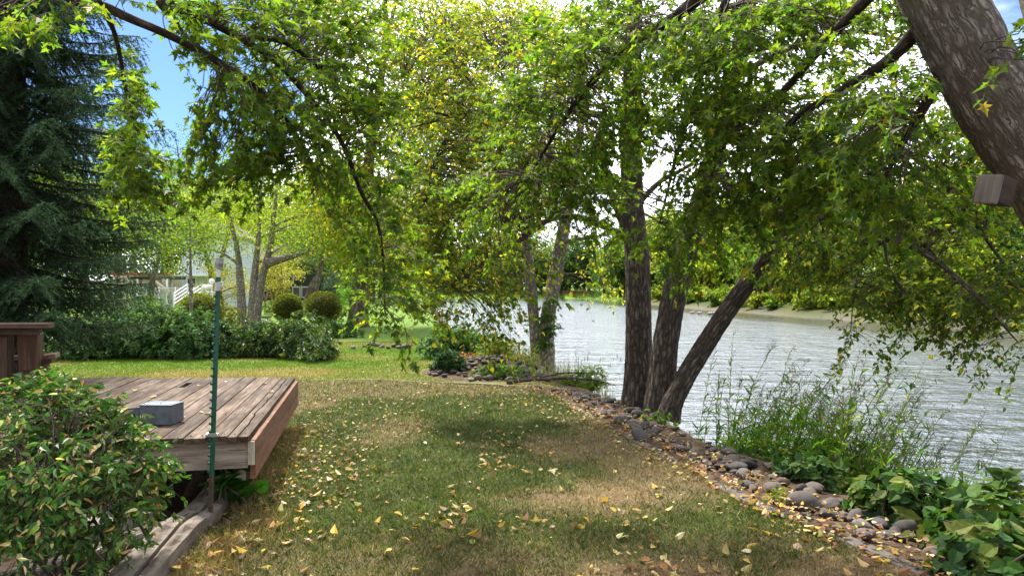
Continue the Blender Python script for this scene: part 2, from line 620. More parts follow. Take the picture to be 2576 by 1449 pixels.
def ground_col(x, y, z):
    d = dryness(x, y)[..., None]
    c = C_GREEN * (1 - d) + C_STRAW * d
    c = c * .75 + C_SOIL * .25
    # beyond the edging: lighter lawn, straw patches close to the edge
    far = np.where(x < .7, smooth(-.03, .03, y - edge_y(x)), 0)[..., None]
    dd = (smooth(.45, .65, fbm(x * .5 + 7, y * .7, 5)) * .55 + smooth(14.2, 12.3, y) * .4)
    dd = (np.clip(dd, 0, 1) * smooth(26, 16, y))[..., None]
    c = c * (1 - far) + (C_FAR * (1 - dd) + C_FARDRY * dd) * far
    # rock bed / bank soil
    bed = np.where(y < 11.2, smooth(-.02, .04, x - edge_x(y)), 0)[..., None]
    isl = smooth(1.06, .9, np.hypot((x + .3) / 1.45, (y - 12.85) / 1.25))[..., None]
    bk = smooth(-2.3, -1.5, x - shore(y))[..., None] * np.where(y > 11.2, 1, 0)[..., None]
    b = np.clip(bed + isl + bk, 0, 1)
    litter = smooth(.45, .6, fbm(x * 9, y * 9, 2))[..., None]
    soil = C_SOIL * (1 - .55 * litter) + np.array([.16, .105, .06]) * .55 * litter
    c = c * (1 - b) + soil * b
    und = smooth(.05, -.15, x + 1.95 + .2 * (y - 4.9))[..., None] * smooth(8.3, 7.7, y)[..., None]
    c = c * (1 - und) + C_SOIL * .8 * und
    # far right bank
    r = x - rshore(y)
    fr = (r > -4)[..., None]
    grav = smooth(.9, .2, r)[..., None]
    gr = smooth(.35, .6, fbm(x * .25, y * .25, 9))[..., None]
    cr = (np.array([.085, .08, .03]) * (1 - gr) + np.array([.035, .06, .014]) * gr) * (1 - grav) + np.array([.12, .105, .08]) * grav
    c = np.where(fr, cr, c)
    c = np.where((y > 150)[..., None] & (x > -25)[..., None], C_FAR * 1.1, c)
    return c


def graded(a, b, step, lo, hi, g=1.16):
    mid = list(np.arange(a, b + 1e-6, step))
    s, x = step, b
    up = []
    while x < hi:
        s *= g
        x += s
        up.append(x)
    s, x = step, a
    dn = []
    while x > lo:
        s *= g
        x -= s
        dn.append(x)
    return np.array(dn[::-1] + mid + up)


def build_ground():
    xs = graded(-4.5, 4.5, .075, -600, 600, 1.09)
    ys = graded(3.0, 16, .075, -25, 900, 1.07)
    X, Y = np.meshgrid(xs, ys)
    Z = ground_z(X, Y)
    nx, ny = len(xs), len(ys)
    V = np.stack([X, Y, Z], -1).reshape(-1, 3)
    i = np.arange(nx * ny).reshape(ny, nx)
    Fq = np.stack([i[:-1, :-1], i[:-1, 1:], i[1:, 1:], i[1:, :-1]], -1).reshape(-1, 4)
    me = bpy.data.meshes.new('ground')
    me.vertices.add(len(V))
    me.vertices.foreach_set('co', V.astype(np.float32).ravel())
    me.loops.add(Fq.size)
    me.loops.foreach_set('vertex_index', Fq.astype(np.int32).ravel())
    me.polygons.add(len(Fq))
    me.polygons.foreach_set('loop_start', (np.arange(len(Fq)) * 4).astype(np.int32))
    c = np.ones((len(V), 4), np.float32)
    c[:, :3] = ground_col(X, Y, Z).reshape(-1, 3)
    a = me.attributes.new('tint', 'FLOAT_COLOR', 'POINT')
    a.data.foreach_set('color', c.ravel())
    me.polygons.foreach_set('use_smooth', [True] * len(Fq))
    me.update(calc_edges=True)
    tag(link('ground', me, M['ground']), kind='structure')


build_ground()
w = MB()
wx, wy = np.arange(-60, 61, 1.0), np.concatenate([np.arange(-25, 60, 1.0), np.arange(60, 232, 2.0)])
WX, WY = np.meshgrid(wx, wy)
# ruffled by the wind in mid-stream, sheltered and calmer under the far bank
ruf = 1 - .88 * smooth(-9.5, -4, WX - rshore(WY) + 5 * (fbm(WX * .12, WY * .05, 2) - .5))
ruf = ruf * (.75 + .5 * fbm(WX * .2, WY * .09, 7))
wi = np.arange(WX.size).reshape(WX.shape)
w.add(np.stack([WX, WY, np.full(WX.shape, WATER)], -1).reshape(-1, 3), [tuple(q) for q in np.stack([wi[:-1, :-1], wi[:-1, 1:], wi[1:, 1:], wi[1:, :-1]], -1).reshape(-1, 4)],
      None, np.repeat(np.clip(ruf, 0, 1).reshape(-1, 1), 3, 1))
tag(w.build('river', M['water']), kind='structure')


def gz(x, y): return float(ground_z(np.array([x]), np.array([y]))[0])


# ------------------------------------------------------------------ lawn grass
def in_lawn(x, y):
    a = (y < 11.0) & (x < edge_x(y) - .02)
    b = (y >= 11.0) & (y < edge_y(x) - .03) & (x < .62)
    deck = (x < -1.95 - .21 * (y - 4.9)) & (y > 4.85) & (y < 8.0)
    low = (x < -1.95) & (y < 5.0)
    return (a | b) & ~deck & ~low


def grass():
    n = 330000
    y = 3.3 + (12.1 - 3.3) * RNG.random(n) ** 1.35
    half = y * .76 + .1
    x = RNG.uniform(-1, 1, n) * half
    k = in_lawn(x, y)
    x, y = x[k], y[k]
    d = dryness(x, y)
    dens = .35 + .65 * (1 - d * .5)
    k = RNG.random(len(x)) < dens
    x, y, d = x[k], y[k], d[k]
    n = len(x)
    dry = RNG.random(n) < d * .9 + .08
    col = np.where(dry[:, None], palette(n, [(.25, .18, .095), (.32, .245, .14), (.19, .125, .065)]), palette(n, [(.05, .09, .016), (.07, .11, .022), (.03, .065, .012), (.12, .125, .035)]))
    pos = np.stack([x, y, ground_z(x, y) - .003], -1)
    ax = RNG.normal(0, 1, (n, 3)) * np.where(dry, .9, .55)[:, None]
    ax[:, 2] = .75
    nr = RNG.normal(0, 1, (n, 3))
    s = RNG.uniform(.02, .055, n) * np.where(dry, .95, 1.1) * (.7 + .7 * fbm(x * 7, y * 7, 6))
    col = col * (.4 + 1.2 * fbm(x * 5, y * 5, 8))[:, None] * np.exp(RNG.normal(0, .25, (n, 1)))
    tag(leaf_mesh('lawn_grass', pos, ax, nr, s, col, BLADE, M['grass'], None, RNG.uniform(.004, .008, n) * (.75 + y * .07)),
        'short mown grass, part green and part straw, covering the near lawn', 'grass', kind='stuff')
    # the lawn beyond the edging
    n = 120000
    y = 11.7 + 8.5 * RNG.random(n) ** 1.2
    x = RNG.uniform(-10.5, 1.0, n)
    k = (y > edge_y(x) + .05) & (np.hypot((x + .3) / 1.45, (y - 12.85) / 1.25) > 1.0) & (x < shore(y) - 2.0)
    x, y = x[k], y[k]
    n = len(x)
    dd = smooth(.45, .65, fbm(x * .5 + 7, y * .7, 5)) * .55 + smooth(14.2, 12.3, y) * .4
    dry = RNG.random(n) < dd
    col = np.where(dry[:, None], palette(n, [(.34, .28, .11), (.26, .2, .09)]), palette(n, [(.115, .19, .02), (.15, .21, .03), (.085, .15, .02)]))
    ax = RNG.normal(0, .6, (n, 3))
    ax[:, 2] = .8
    tag(leaf_mesh('lawn_grass', np.stack([x, y, ground_z(x, y)], -1), ax, RNG.normal(0, 1, (n, 3)), RNG.uniform(.03, .06, n), col, BLADE, M['grass'], None, .011),
        'bright yellowish grass of the farther lawn in front of the hedge', 'grass', kind='stuff')
    # straw tufts at the foot of the timbers and the deck
    n = 6000
    t = RNG.random(n)
    y = 3.5 + 4.3 * t
    x = -1.92 - .2 * (y - 4.9) + RNG.normal(.02, .1, n)
    x = np.where(y < 4.9, -1.75 + RNG.normal(0, .12, n), x)
    ax = RNG.normal(0, .7, (n, 3))
    ax[:, 2] = .8
    tag(leaf_mesh('dry_grass', np.stack([x, y, ground_z(x, y)], -1), ax, RNG.normal(0, 1, (n, 3)), RNG.uniform(.04, .12, n), palette(n, [(.3, .21, .1), (.22, .15, .07), (.1, .12, .03)], [3, 2, 1]), BLADE, M['grass'], None, .005),
        'long straw-coloured grass fringing the deck and the old timber', 'grass', kind='stuff')


grass()


# ------------------------------------------------------------------ fallen leaves
LEAFCOL = [(.42, .29, .09), (.50, .38, .17), (.48, .31, .035), (.30, .16, .06), (.55, .45, .26), (.18, .09, .045), (.26, .26, .05)]
LEAFW = [5, 4, 4, 4, 2.5, 4, 1]


def fallen():
    n = 6800
    y = 3.45 + 8.2 * RNG.random(n) ** 1.1
    x = RNG.uniform(-1, 1, n) * (y * .76)
    k = in_lawn(x, y)
    clump = fbm(x * 1.1, y * 1.1, 4)
    k &= RNG.random(n) < (.18 + 1.6 * smooth(.42, .65, clump)) * (.45 + .55 * smooth(4, 7.5, y))
    x, y = x[k], y[k]
    # litter along the edging, on the rock bed and on the deck side
    m = 2500
    y2 = 3.4 + 7.8 * RNG.random(m)
    x2 = edge_x(y2) + np.where(RNG.random(m) < .4, RNG.normal(.03, .09, m), RNG.normal(.25, .33, m))
    m3 = 650
    y3 = 3.6 + 4.6 * RNG.random(m3)
    x3 = -1.85 - .2 * (y3 - 4.9) + np.abs(RNG.normal(0, .5, m3))
    x3 = np.where(y3 < 4.9, -2.3 + RNG.normal(0, .5, m3), x3)
    m4 = 380
    x4, y4 = RNG.normal(-.1, 1.3, m4), RNG.normal(12.7, .9, m4)
    kk = x4 < 1.2
    x4, y4 = x4[kk], y4[kk]
    x, y = np.concatenate([x, x2, x3, x4]), np.concatenate([y, y2, y3, y4])
    n = len(x)
    size = RNG.uniform(.02, .058, n) * np.where(np.arange(n) > n - 2400, .85, 1)
    z = ground_z(x, y) + RNG.uniform(.012, .035, n)
    bed = (x > edge_x(y)) & (y < 11.2)
    z = z + np.where(bed, RNG.uniform(.0, .05, n), 0)
    ax = RNG.normal(0, 1, (n, 3))
    ax[:, 2] *= .25
    nr = RNG.normal(0, .38, (n, 3))
    nr[:, 2] = np.where(RNG.random(n) < .5, 1, -1)
    col = palette(n, LEAFCOL, LEAFW, .2)
    brown = bed | (np.arange(n) > n - 1000)
    b = RNG.random(n) < .45
    col = np.where((brown & b)[:, None], palette(n, [(.24, .13, .06), (.33, .2, .09), (.15, .085, .05), (.1, .06, .04)]), col)
    vis = np.where(in_lawn(x, y), size / y, 0)
    top = np.argsort(-vis)[:290]
    rest = np.setdiff1d(np.arange(n), top)
    pos = np.stack([x, y, z], -1)
    half = rest[::3]
    other = np.setdiff1d(rest, half)
    lm = leaf_mesh('leaf_litter', pos[other], ax[other], nr[other], size[other], col[other], OVALS, M['dead'])
    tag(lm, 'countless small yellow and brown fallen leaves strewn across lawn and stones', 'leaf litter', kind='stuff')
    lm = leaf_mesh('leaf_litter', pos[half], ax[half], nr[half], size[half], col[half] * np.array([.8, .7, .7]), MAPLE, M['dead'])
    tag(lm, 'curled brownish star-shaped fallen leaves strewn across the ground', 'leaf litter', kind='stuff')
    kinds = ['yellow', 'tan', 'brown']
    for i in top:
        c = col[i]
        t = OVAL if RNG.random() < .85 else MAPLE
        curl = RNG.uniform(.1, .55)
        tv = t[0].copy()
        tv[:, 2] = tv[:, 2] * (1 + 2 * curl) + .12 * np.sin(tv[:, 0] * 5 + i) * np.abs(tv[:, 1])
        o = leaf_mesh('fallen_leaf', np.zeros((1, 3)), ax[i:i + 1], nr[i:i + 1], size[i:i + 1] * 1.3, c[None], (tv, t[1]), M['dead'])
        o.location = pos[i]
        r = c[1] / c[0]
        kd = 'green-tinged' if r > .9 else 'yellow' if c[0] > .42 and c[2] < .17 else 'pale cream' if c[2] >= .17 else 'brown'
        tag(o, f'small {kd} fallen leaf lying on the near lawn', 'leaf', f'{kd} fallen leaves lying on the lawn')


fallen()


# ------------------------------------------------------------------ deck
DFR, DBR = np.array([-1.868, 4.86]), np.array([-2.54, 7.99])
DZ = .56
BD = unit(DBR - DFR)
FD = np.array([-BD[1], BD[0]])            # along the front edge, to the left
if FD[0] > 0: FD = -FD


def deck():
    e = empty('wooden_deck', (DFR[0], DFR[1], 0), 'low weathered brown plank deck with a red-brown side, behind the green metal post', 'deck')
    b = MB()
    bw, gap = .136, .009
    for i in range(40):
        s0 = i * (bw + gap)
        L = np.linalg.norm(DBR - DFR) + (-.02 + .19 * s0) + RNG.uniform(-.015, .015)
        if i > 12: L += .06
        st = -RNG.uniform(0, .05) - .02
        c0 = DFR + FD * (s0 + bw / 2)
        a = np.array([*(c0 + BD * st), DZ - .019 + RNG.normal(0, .002)])
        z = np.array([*(c0 + BD * L), DZ - .019 + RNG.normal(0, .002)])
        t = RNG.uniform(.72, 1.2) * np.array([1, RNG.uniform(.94, 1.02), RNG.uniform(.9, 1.03)])
        if i == 0:
            # outermost board is split along its length by a jagged crack
            n = 40
            tt = np.linspace(0, 1, n)
            cr = -.014 + .018 * (fbm(tt * 14, 0, 1) - .5) * 2
            for (lo, hi) in ((np.full(n, -bw / 2), cr - .006), (cr + .006, np.full(n, bw / 2))):
                vs, lc, fs = [], [], []
                for k in range(n):
                    p = a[:2] + (z[:2] - a[:2]) * tt[k]
                    for q, zz in ((lo[k], .019), (hi[k], .019), (hi[k], -.019), (lo[k], -.019)):
                        pp = p + FD * -q
                        vs.append((pp[0], pp[1], a[2] + zz))
                        lc.append((tt[k] * L, q, zz))
                for k in range(n - 1):
                    for m in range(4):
                        fs.append((k * 4 + m, k * 4 + (m + 1) % 4, k * 4 + 4 + (m + 1) % 4, k * 4 + 4 + m))
                fs += [(3, 2, 1, 0), tuple((n - 1) * 4 + m for m in range(4))]
                b.add(vs, fs, lc, t)
            continue
        if i in (7,):       # a board with a rotten hole near its far end
            m1 = a + (z - a) * .77
            m2 = a + (z - a) * .88
            b.bar(a, m1, bw, .038, tint=t, bev=.004)
            b.bar(m2, z, bw, .038, tint=t, bev=.004)
            b.bar(m1 + np.array([*(FD * .045), 0]), m2 + np.array([*(FD * .055), 0]), .04, .036, tint=t * .7)
            b.bar(m1 - np.array([*(FD * .05), 0]), m2 - np.array([*(FD * .045), 0]), .03, .036, tint=t * .7)
            continue
        b.bar(a, z, bw, .038, tint=t, bev=.004)
    b.build('deck_boards', M['deckwood'], e)
    nb = MB()
    for i in range(40):
        for v in (.03, .85, 1.7, 2.55, 3.1):
            for u in (.03, .105):
                c = DFR + FD * (i * (bw + gap) + u) + BD * (v + RNG.normal(0, .006))
                nb.tube([(c[0], c[1], DZ - .003), (c[0], c[1], DZ + .0015)], .0055, 6, tint=(.35, .3, .28))
    nb.build('nail_heads', M['rust'], e)
    zt = DZ - .041
    f = MB()
    a = DFR + BD * .03 + FD * .012
    f.bar((*a, zt - .1), (*(a + FD * 5.6), zt - .1), .04, .2, bev=.004)
    f.build('front_fascia', M['greywood'], e)
    s = MB()
    a = DFR - FD * .022 + BD * .0
    z = DBR - FD * .022 - BD * .03
    s.bar((*a, zt - .085), (*z, zt - .085), .036, .168, bev=.004, tint=(.95, .95, .95))
    s.bar((*(a + BD * .004), zt - .225), (*z, zt - .225), .038, .105, bev=.004, tint=(1.1, 1.05, 1))
    s.build('side_fascia', M['redwood'], e)
    tr = MB()
    a2 = DFR - FD * .0 + BD * -.006
    tr.box((a2[0] + .015, a2[1] - .004, zt - .09), (.045, .012, .165), tint=(1.5, 1.6, 1.5))
    tr.build('corner_trim', M['greywood'], e)
    j = MB()
    for k in range(6):
        c = DFR + FD * (.35 + k * .9)
        j.bar((*(c + BD * .1), zt - .09), (*(c + BD * 3.05), zt - .09), .04, .17)
    j.build('joists', M['tablewood'], e)
    for (u, v) in ((.75, .35), (.9, 2.6), (2.8, .4), (2.8, 2.6), (.25, 2.7)):
        c = DFR + FD * u + BD * v
        q = MB()
        q.bar((*c, gz(*c) - .05), (*c, zt - .17), .09, .09, up=(0, 1, 0), bev=.006)
        q.build('support_post', M['greywood'], e)
    d = MB()
    c = DFR + FD * .95 + BD * .12
    c2 = DFR + FD * .62 + BD * .9
    d.bar((*c, .08), (*c2, .3), .04, .14)
    d.build('brace', M['greywood'], e)

    for k in range(26):
        u, v = RNG.uniform(.1, 3.2), RNG.uniform(.1, 3.0)
        c = DFR + FD * u + BD * v
        o = leaf_mesh('fallen_leaf', np.zeros((1, 3)), RNG.normal(0, 1, (1, 3)) * np.array([1, 1, .15]), np.array([[.1, .1, 1.0]]), RNG.uniform(.035, .07, 1), palette(1, [(.45, .31, .06), (.4, .26, .1), (.5, .42, .24), (.3, .3, .06)]), OVAL, M['dead'])
        o.location = (c[0], c[1], DZ + .014)
        tag(o, 'small fallen leaf lying on the deck boards', 'leaf', 'fallen leaves lying on the deck')


deck()


def pier():
    o = MB()
    p = DFR + FD * .82 + BD * .02
    p = np.array([p[0], p[1] - .33])
    z = gz(*p)
    o.box((p[0], p[1], z + .08), (.42, .34, .24), Matrix.Rotation(R(12), 3, 'Z'), bev=.015)
    x = o.build('concrete_block', M['concrete'])
    tag(x, 'dark grey concrete block under the deck corner beside the bush', 'concrete block')


pier()


def metal_box():
    p = P(391, 1069, 5.18)
    e = empty('metal_box', (p[0], p[1], DZ), 'open grey galvanised metal box lying on the deck boards', 'metal box')
    w, d, h, t = .25, .17, .143, .006
    z0 = DZ + .004
    yaw = Matrix.Rotation(R(-4), 3, 'Z')
    def q(v): return np.array(yaw @ Vector(v)) + np.array([p[0], p[1], z0])
    b = MB()
    ry = np.array(yaw)
    b.box(q((0, 0, h / 2)), (w, t, h), ry, bev=.0015)                  # front
    b.box(q((0, d, h / 2)), (w, t, h), ry, bev=.0015)                  # back
    b.box(q((w / 2 - .003, d / 2, h / 2)), (t * .9, d - .007, h - .002), ry)
    b.box(q((0, d / 2, .004)), (w - .014, d - .008, t), ry)
    b.box(q((0, d / 2, h + .004)), (w + .004, d + .012, .006), ry, bev=.001)
    b.build('box_body', M['galv'], e)
    f = MB()
    rz = np.array(Matrix.Rotation(R(38), 3, 'Z'))
    f.box(q((-w / 2 - .075, -.055, h * .47)), (.19, t, h * .9), rz, bev=.0015)
    f.build('box_flap', M['galv'], e)
    k = MB()
    k.tube([q((.02, .04, h + .007)), q((.02, .04, h + .03))], [.003, .002], 6)
    k.blob(q((.1, .06, h + .01)), (.012, .012, .006))
    k.blob(q((-.09, .03, h + .01)), (.014, .01, .006))
    k.build('rivets', M['steel'], e)


metal_box()


def tpost():
    b0 = P(529, 1312, 4.69)
    t0 = P(551, 652, 4.69)
    e = empty('metal_post', (b0[0], b0[1], gz(b0[0], b0[1])), 'tall studded green metal fence post with white and grey wraps at its top', 'post')
    def at(y): return b0 + (t0 - b0) * ((1312 - y) / (1312 - 652))
    d = unit(t0 - b0)
    def rail(y0, y1, name, mat, w=.033, h=.03, stud=True, tint=(1, 1, 1)):
        b = MB()
        a, z = at(y0), at(y1)
        b.bar(a, z, w, .006, up=(0, 1, 0), tint=tint, bev=.001)
        b.bar(a + np.array([0, .016, 0]), z + np.array([0, .016, 0]), .006, h - .003, up=(0, 1, 0), tint=tint)
        if stud:
            n = int(abs(y0 - y1) / 20)
            for k in range(n):
                c = a + (z - a) * ((k + .5) / n)
                b.box(c + np.array([-.019, -.006, 0]), (.018, .014, .016), np.array(Matrix.Rotation(R(25), 3, 'Y')), tint=tint, bev=.002)
        return b.build(name, mat, e)
    rail(1330, 1195, 'rusty_foot', M['rust'])
    rail(1195, 735, 'post_shaft', M['postgreen'])
    rail(735, 697, 'post_shaft', M['postgreen'], stud=False)
    rail(697, 660, 'white_band', M['white'], .03, .03, False)
    for y0, y1, r, nm, ti in ((732, 710, .026, 'tape_wrap', (1.35, 1.35, 1.3)), (677, 664, .025, 'tape_wrap', (.75, .75, .75)), (664, 649, .027, 'tape_wrap', (1.1, 1.1, 1.1))):
        b = MB()
        n = 9
        pts = [at(y0 + (y1 - y0) * k / (n - 1)) + np.array([RNG.normal(0, .0015), .008, 0]) for k in range(n)]
        b.tube(pts, [r * RNG.uniform(.9, 1.08) for _ in range(n)], 14, tint=ti)
        b.build(nm, M['tape'], e)
    c = MB()
    a = at(1093)
    c.box(a + np.array([.005, -.009, 0]), (.075, .006, .026), bev=.002)
    c.box(a + np.array([-.03, .012, .002]), (.03, .04, .024), bev=.004)
    c.tube([a + np.array([-.035, -.004, .003]), a + np.array([-.035, -.03, .003])], .008, 8)
    c.tube([a + np.array([.035, -.004, 0]), a + np.array([.035, -.018, 0])], .007, 8)
    c.build('pipe_clamp', M['steel'], e)


tpost()


def table():
    e = empty('picnic_table', (-5.1, 7.0, DZ), 'old brown picnic table with thick posts standing on the deck at the left', 'table')
    def X(px, y): return (px - CX) / F * y
    b = MB()
    for k in range(2):
        y = 6.8 + k * .155
        b.bar((-7.3, y, DZ + .652 + RNG.normal(0, .003)), (X(113, y - .07), y, DZ + .664), .148, .045, bev=.005, tint=RNG.uniform(.9, 1.2) * np.ones(3))
    b.build('tabletop', M['tablewood'], e)
    a = MB()
    a.bar((-6.6, 6.82, DZ + .598), (X(98, 6.82), 6.82, DZ + .602), .045, .06, bev=.004)
    a.bar((-6.6, 6.98, DZ + .595), (X(28, 6.98), 6.98, DZ + .597), .045, .06, bev=.004, tint=(1.2, 1.2, 1.2))
    a.build('apron', M['tablewood'], e)
    for (p, y, w, t, h) in ((70, 6.92, .12, 1.5, .56), (12, 6.9, .13, 1.0, .56), (94, 7.1, .075, 1.1, .57), (-60, 7.1, .12, .8, .56)):
        q = MB()
        q.bar((X(p, y), y, DZ + .002), (X(p - 1, y), y, DZ + h), w, .1, up=(0, 1, 0), bev=.01, tint=(t, t, t * .97))
        q.build('leg', M['tablewood'], e)
    q = MB()
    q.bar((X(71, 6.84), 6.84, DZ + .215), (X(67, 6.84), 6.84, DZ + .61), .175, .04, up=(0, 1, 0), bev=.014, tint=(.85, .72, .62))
    q.build('leg_panel', M['tablewood'], e)
    sb = MB()
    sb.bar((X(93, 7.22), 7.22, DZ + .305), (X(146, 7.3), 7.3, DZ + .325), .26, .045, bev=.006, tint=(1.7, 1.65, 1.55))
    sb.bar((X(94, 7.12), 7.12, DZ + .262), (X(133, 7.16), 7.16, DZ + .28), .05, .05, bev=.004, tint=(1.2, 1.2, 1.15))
    sb.bar((-7.2, 7.35, DZ + .29), (X(92, 7.35), 7.35, DZ + .29), .1, .045, bev=.004)
    sb.build('bench_seat', M['tablewood'], e)
    q = MB()
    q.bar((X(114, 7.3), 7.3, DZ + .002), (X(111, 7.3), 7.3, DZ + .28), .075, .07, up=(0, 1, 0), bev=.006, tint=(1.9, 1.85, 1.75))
    q.build('bench_leg', M['tablewood'], e)
    q = MB()
    q.bar((X(58, 6.8), 6.8, DZ + .04), (X(-20, 6.75), 6.75, DZ + .12), .05, .07, bev=.004, tint=(.6, .55, .5))
    q.build('diagonal_brace', M['tablewood'], e)


table()


def timbers():
    # old railway-tie like timber and a log in the lower left corner
    b = MB()
    n = 46
    tt = np.linspace(0, 1, n)
    A, B = np.array([-1.98, 3.3]), np.array([-2.3, 5.6])
    d = unit(B - A)
    sd = np.array([d[1], -d[0]])
    off = .014 + .016 * np.sin(tt * 9) + .02 * (fbm(tt * 12, 3) - .5)
    for lo, hi, dz in ((np.full(n, -.12), off - .008, 0.0), (off + .008, np.full(n, .115), -.012)):
        vs, lc, fs = [], [], []
        for k in range(n):
            p = A + (B - A) * tt[k]
            g = gz(*p)
            e1 = .012 * math.sin(k * 1.7) + .01 * (vnoise(k * .6, 3) - .5)
            for q, z in ((lo[k], .11 + dz), ((lo[k] + hi[k]) / 2, .125 + dz + e1), (hi[k], .112 + dz), (hi[k] + .008, -.06), (lo[k] - .008, -.06)):
                pp = p + sd * (q + .4 * e1)
                vs.append((pp[0], pp[1], g + z + .4 * e1))
                lc.append((tt[k] * 2.3, q, z))
        m = 5
        for k in range(n - 1):
            for j in range(m):
                fs.append((k * m + j, k * m + (j + 1) % m, (k + 1) * m + (j + 1) % m, (k + 1) * m + j))
        fs += [tuple(range(m))[::-1], tuple((n - 1) * m + j for j in range(m))]
        b.add(vs, fs, lc, (1, 1, 1), False)
    tag(b.build('weathered_timber', M['tie']), 'long grey cracked timber lying on the ground by the post foot', 'timber')
    l = MB()
    pts = [(-2.75, 3.45), (-2.5, 3.85), (-2.33, 4.2), (-2.25, 4.4)]
    l.tube([(x, y, gz(x, y) + .05) for x, y in pts], [.085, .08, .08, .075], 20, rings=30, disp=lambda a, c, d, r: .014 * (fbm(a * 30, c * 30, d * 8) - .5))
    tag(l.build('log', M['bark_maple']), 'round brown log lying left of the cracked timber', 'log')
    s = MB()
    z = gz(-2.4, 4.5)
    s.tube([P(300, 1322, 4.5), P(380, 1316, 4.5), P(450, 1312, 4.55), P(528, 1302, 4.62)], [.006, .009, .011, .009], 7, rings=14)
    s.tube([P(360, 1318, 4.5), P(400, 1328, 4.42), P(450, 1326, 4.4)], [.006, .005, .003], 6, rings=8)
    s.tube([P(430, 1313, 4.5), P(480, 1285, 4.6), P(520, 1290, 4.7)], [.004, .003, .002], 6, rings=8)
    tag(s.build('stick', M['greywood']), 'thin pale stick lying across the timber at the post foot', 'stick')


timbers()


# ------------------------------------------------------------------ edging and stones
def edging():
    seg = []
    pts = EDGE
    for i in range(len(pts) - 1):
        a, b = pts[i], pts[i + 1]
        L = np.linalg.norm(b - a)
        n = max(1, int(round(L / .95)))
        for k in range(n):
            seg.append((a + (b - a) * k / n, a + (b - a) * (k + 1) / n, i))
    for a, b, i in seg:
        d = unit(b - a)
        if RNG.random() < .12: continue
        sh = np.array([-d[1], d[0]]) * RNG.normal(0, .014)
        a2, b2 = a + d * RNG.uniform(.005, .03) + sh, b - d * RNG.uniform(.005, .03) + sh + np.array([-d[1], d[0]]) * RNG.normal(0, .01)
        m = MB()
        jit = RNG.normal(0, .012)
        za, zb = gz(*a2) + jit, gz(*b2) + jit
        back = i < 4
        w = .07 if back else .12
        m.bar((*a2, za - .026), (*b2, zb - .026), w, .09 if back else .07, bev=.014, tint=RNG.uniform(.6, 1.1) * np.ones(3) * (.55 if back else .85))
        if back:
            tag(m.build('edging_timber', M['greywood']), 'grey edging timber set flush along the far end of the lawn', 'edging', 'edging timbers at the far end of the near lawn')
        else:
            tag(m.build('edging_slab', M['edging']), 'narrow grey concrete edging slab between lawn and stone bed', 'edging', 'edging slabs between the lawn and the stone bed')


edging()


def stone_proto(k):
    import bmesh
    bm = bmesh.new()
    bmesh.ops.create_icosphere(bm, subdivisions=3, radius=1)
    v = np.array([x.co[:] for x in bm.verts])
    r = 1 + .5 * (fbm(v[:, 0] * 1.1 + k * 7, v[:, 1] * 1.1, v[:, 2] * 1.1 + k, 2) - .5) + .12 * (fbm(v[:, 0] * 4 + k, v[:, 1] * 4, v[:, 2] * 4, 2) - .5)
    v = v * r[:, None] * np.array([1, RNG.uniform(.62, .95), RNG.uniform(.38, .62)])
    for q, c in zip(bm.verts, v): q.co = c
    me = bpy.data.meshes.new('river_stone')
    bm.to_mesh(me)
    bm.free()
    me.polygons.foreach_set('use_smooth', [True] * len(me.polygons))
    me.materials.append(M['stone'])
    return me


def stones():
    pr = [stone_proto(k) for k in range(9)]
    placed = []

    def put(x, y, r, label, group, sink=.25):
        for (a, b, c) in placed:
            if (x - a) ** 2 + (y - b) ** 2 < (.68 * (r + c)) ** 2: return False
        placed.append((x, y, r))
        o = bpy.data.objects.new('river_stone', pr[RNG.integers(9)])
        o.location = (x, y, gz(x, y) + r * (.75 - sink))
        o.rotation_euler = (RNG.normal(0, .2), RNG.normal(0, .2), RNG.uniform(0, 6.28))
        o.scale = (r * RNG.uniform(.95, 1.15), r, r * RNG.uniform(.85, 1.15))
        COL.objects.link(o)
        tag(o, label, 'stone', group)
        return True
    # larger single stones that stand out
    for px, py, d, r, lab in ((2022, 1262, 4.95, .12, 'large blue-grey angular boulder in the stone bed beside the bramble'),
                              (1610, 1105, 7.2, .1, 'broad dark flat stone in the bed below the leaning trunks')):
        p = P(px, py, d)
        put(p[0], p[1], r, lab, None, .2)
    n = 0
    t = 0
    while n < 168 and t < 12000:
        t += 1
        y = 3.6 + 7.3 * RNG.random() ** .95
        x = edge_x(y) + .1 + abs(RNG.normal(0, .5)) + .03
        if x > edge_x(y) + 1.25 or x > shore(y) - .55: continue
        r = RNG.choice([RNG.uniform(.035, .052), RNG.uniform(.052, .09)], p=[.4, .6])
        n += put(x, y, r, 'rounded dark river stone in the bed between lawn and bank', 'river stones between lawn and bank')
    n = t = 0
    while n < 118 and t < 9000:
        t += 1
        x, y = RNG.normal(-.4, .75), RNG.normal(12.55, .6)
        if y < edge_y(x) + .12 or ((x + .3) / 1.4) ** 2 + ((y - 12.85) / 1.2) ** 2 > 1 or x > shore(y) - 1.2: continue
        r = RNG.choice([RNG.uniform(.04, .06), RNG.uniform(.06, .11)], p=[.4, .6])
        n += put(x, y, r, 'rounded grey river stone in the rock island around the small bush', 'river stones in the rock island')
    n = t = 0
    while n < 12 and t < 3000:
        t += 1
        x, y = RNG.normal(-3.1, .5), RNG.normal(18.2, .35)
        r = RNG.uniform(.07, .15)
        n += put(x, y, r, 'pale stone in the low heap at the right end of the hedge', 'pale stones at the hedge end')


stones()


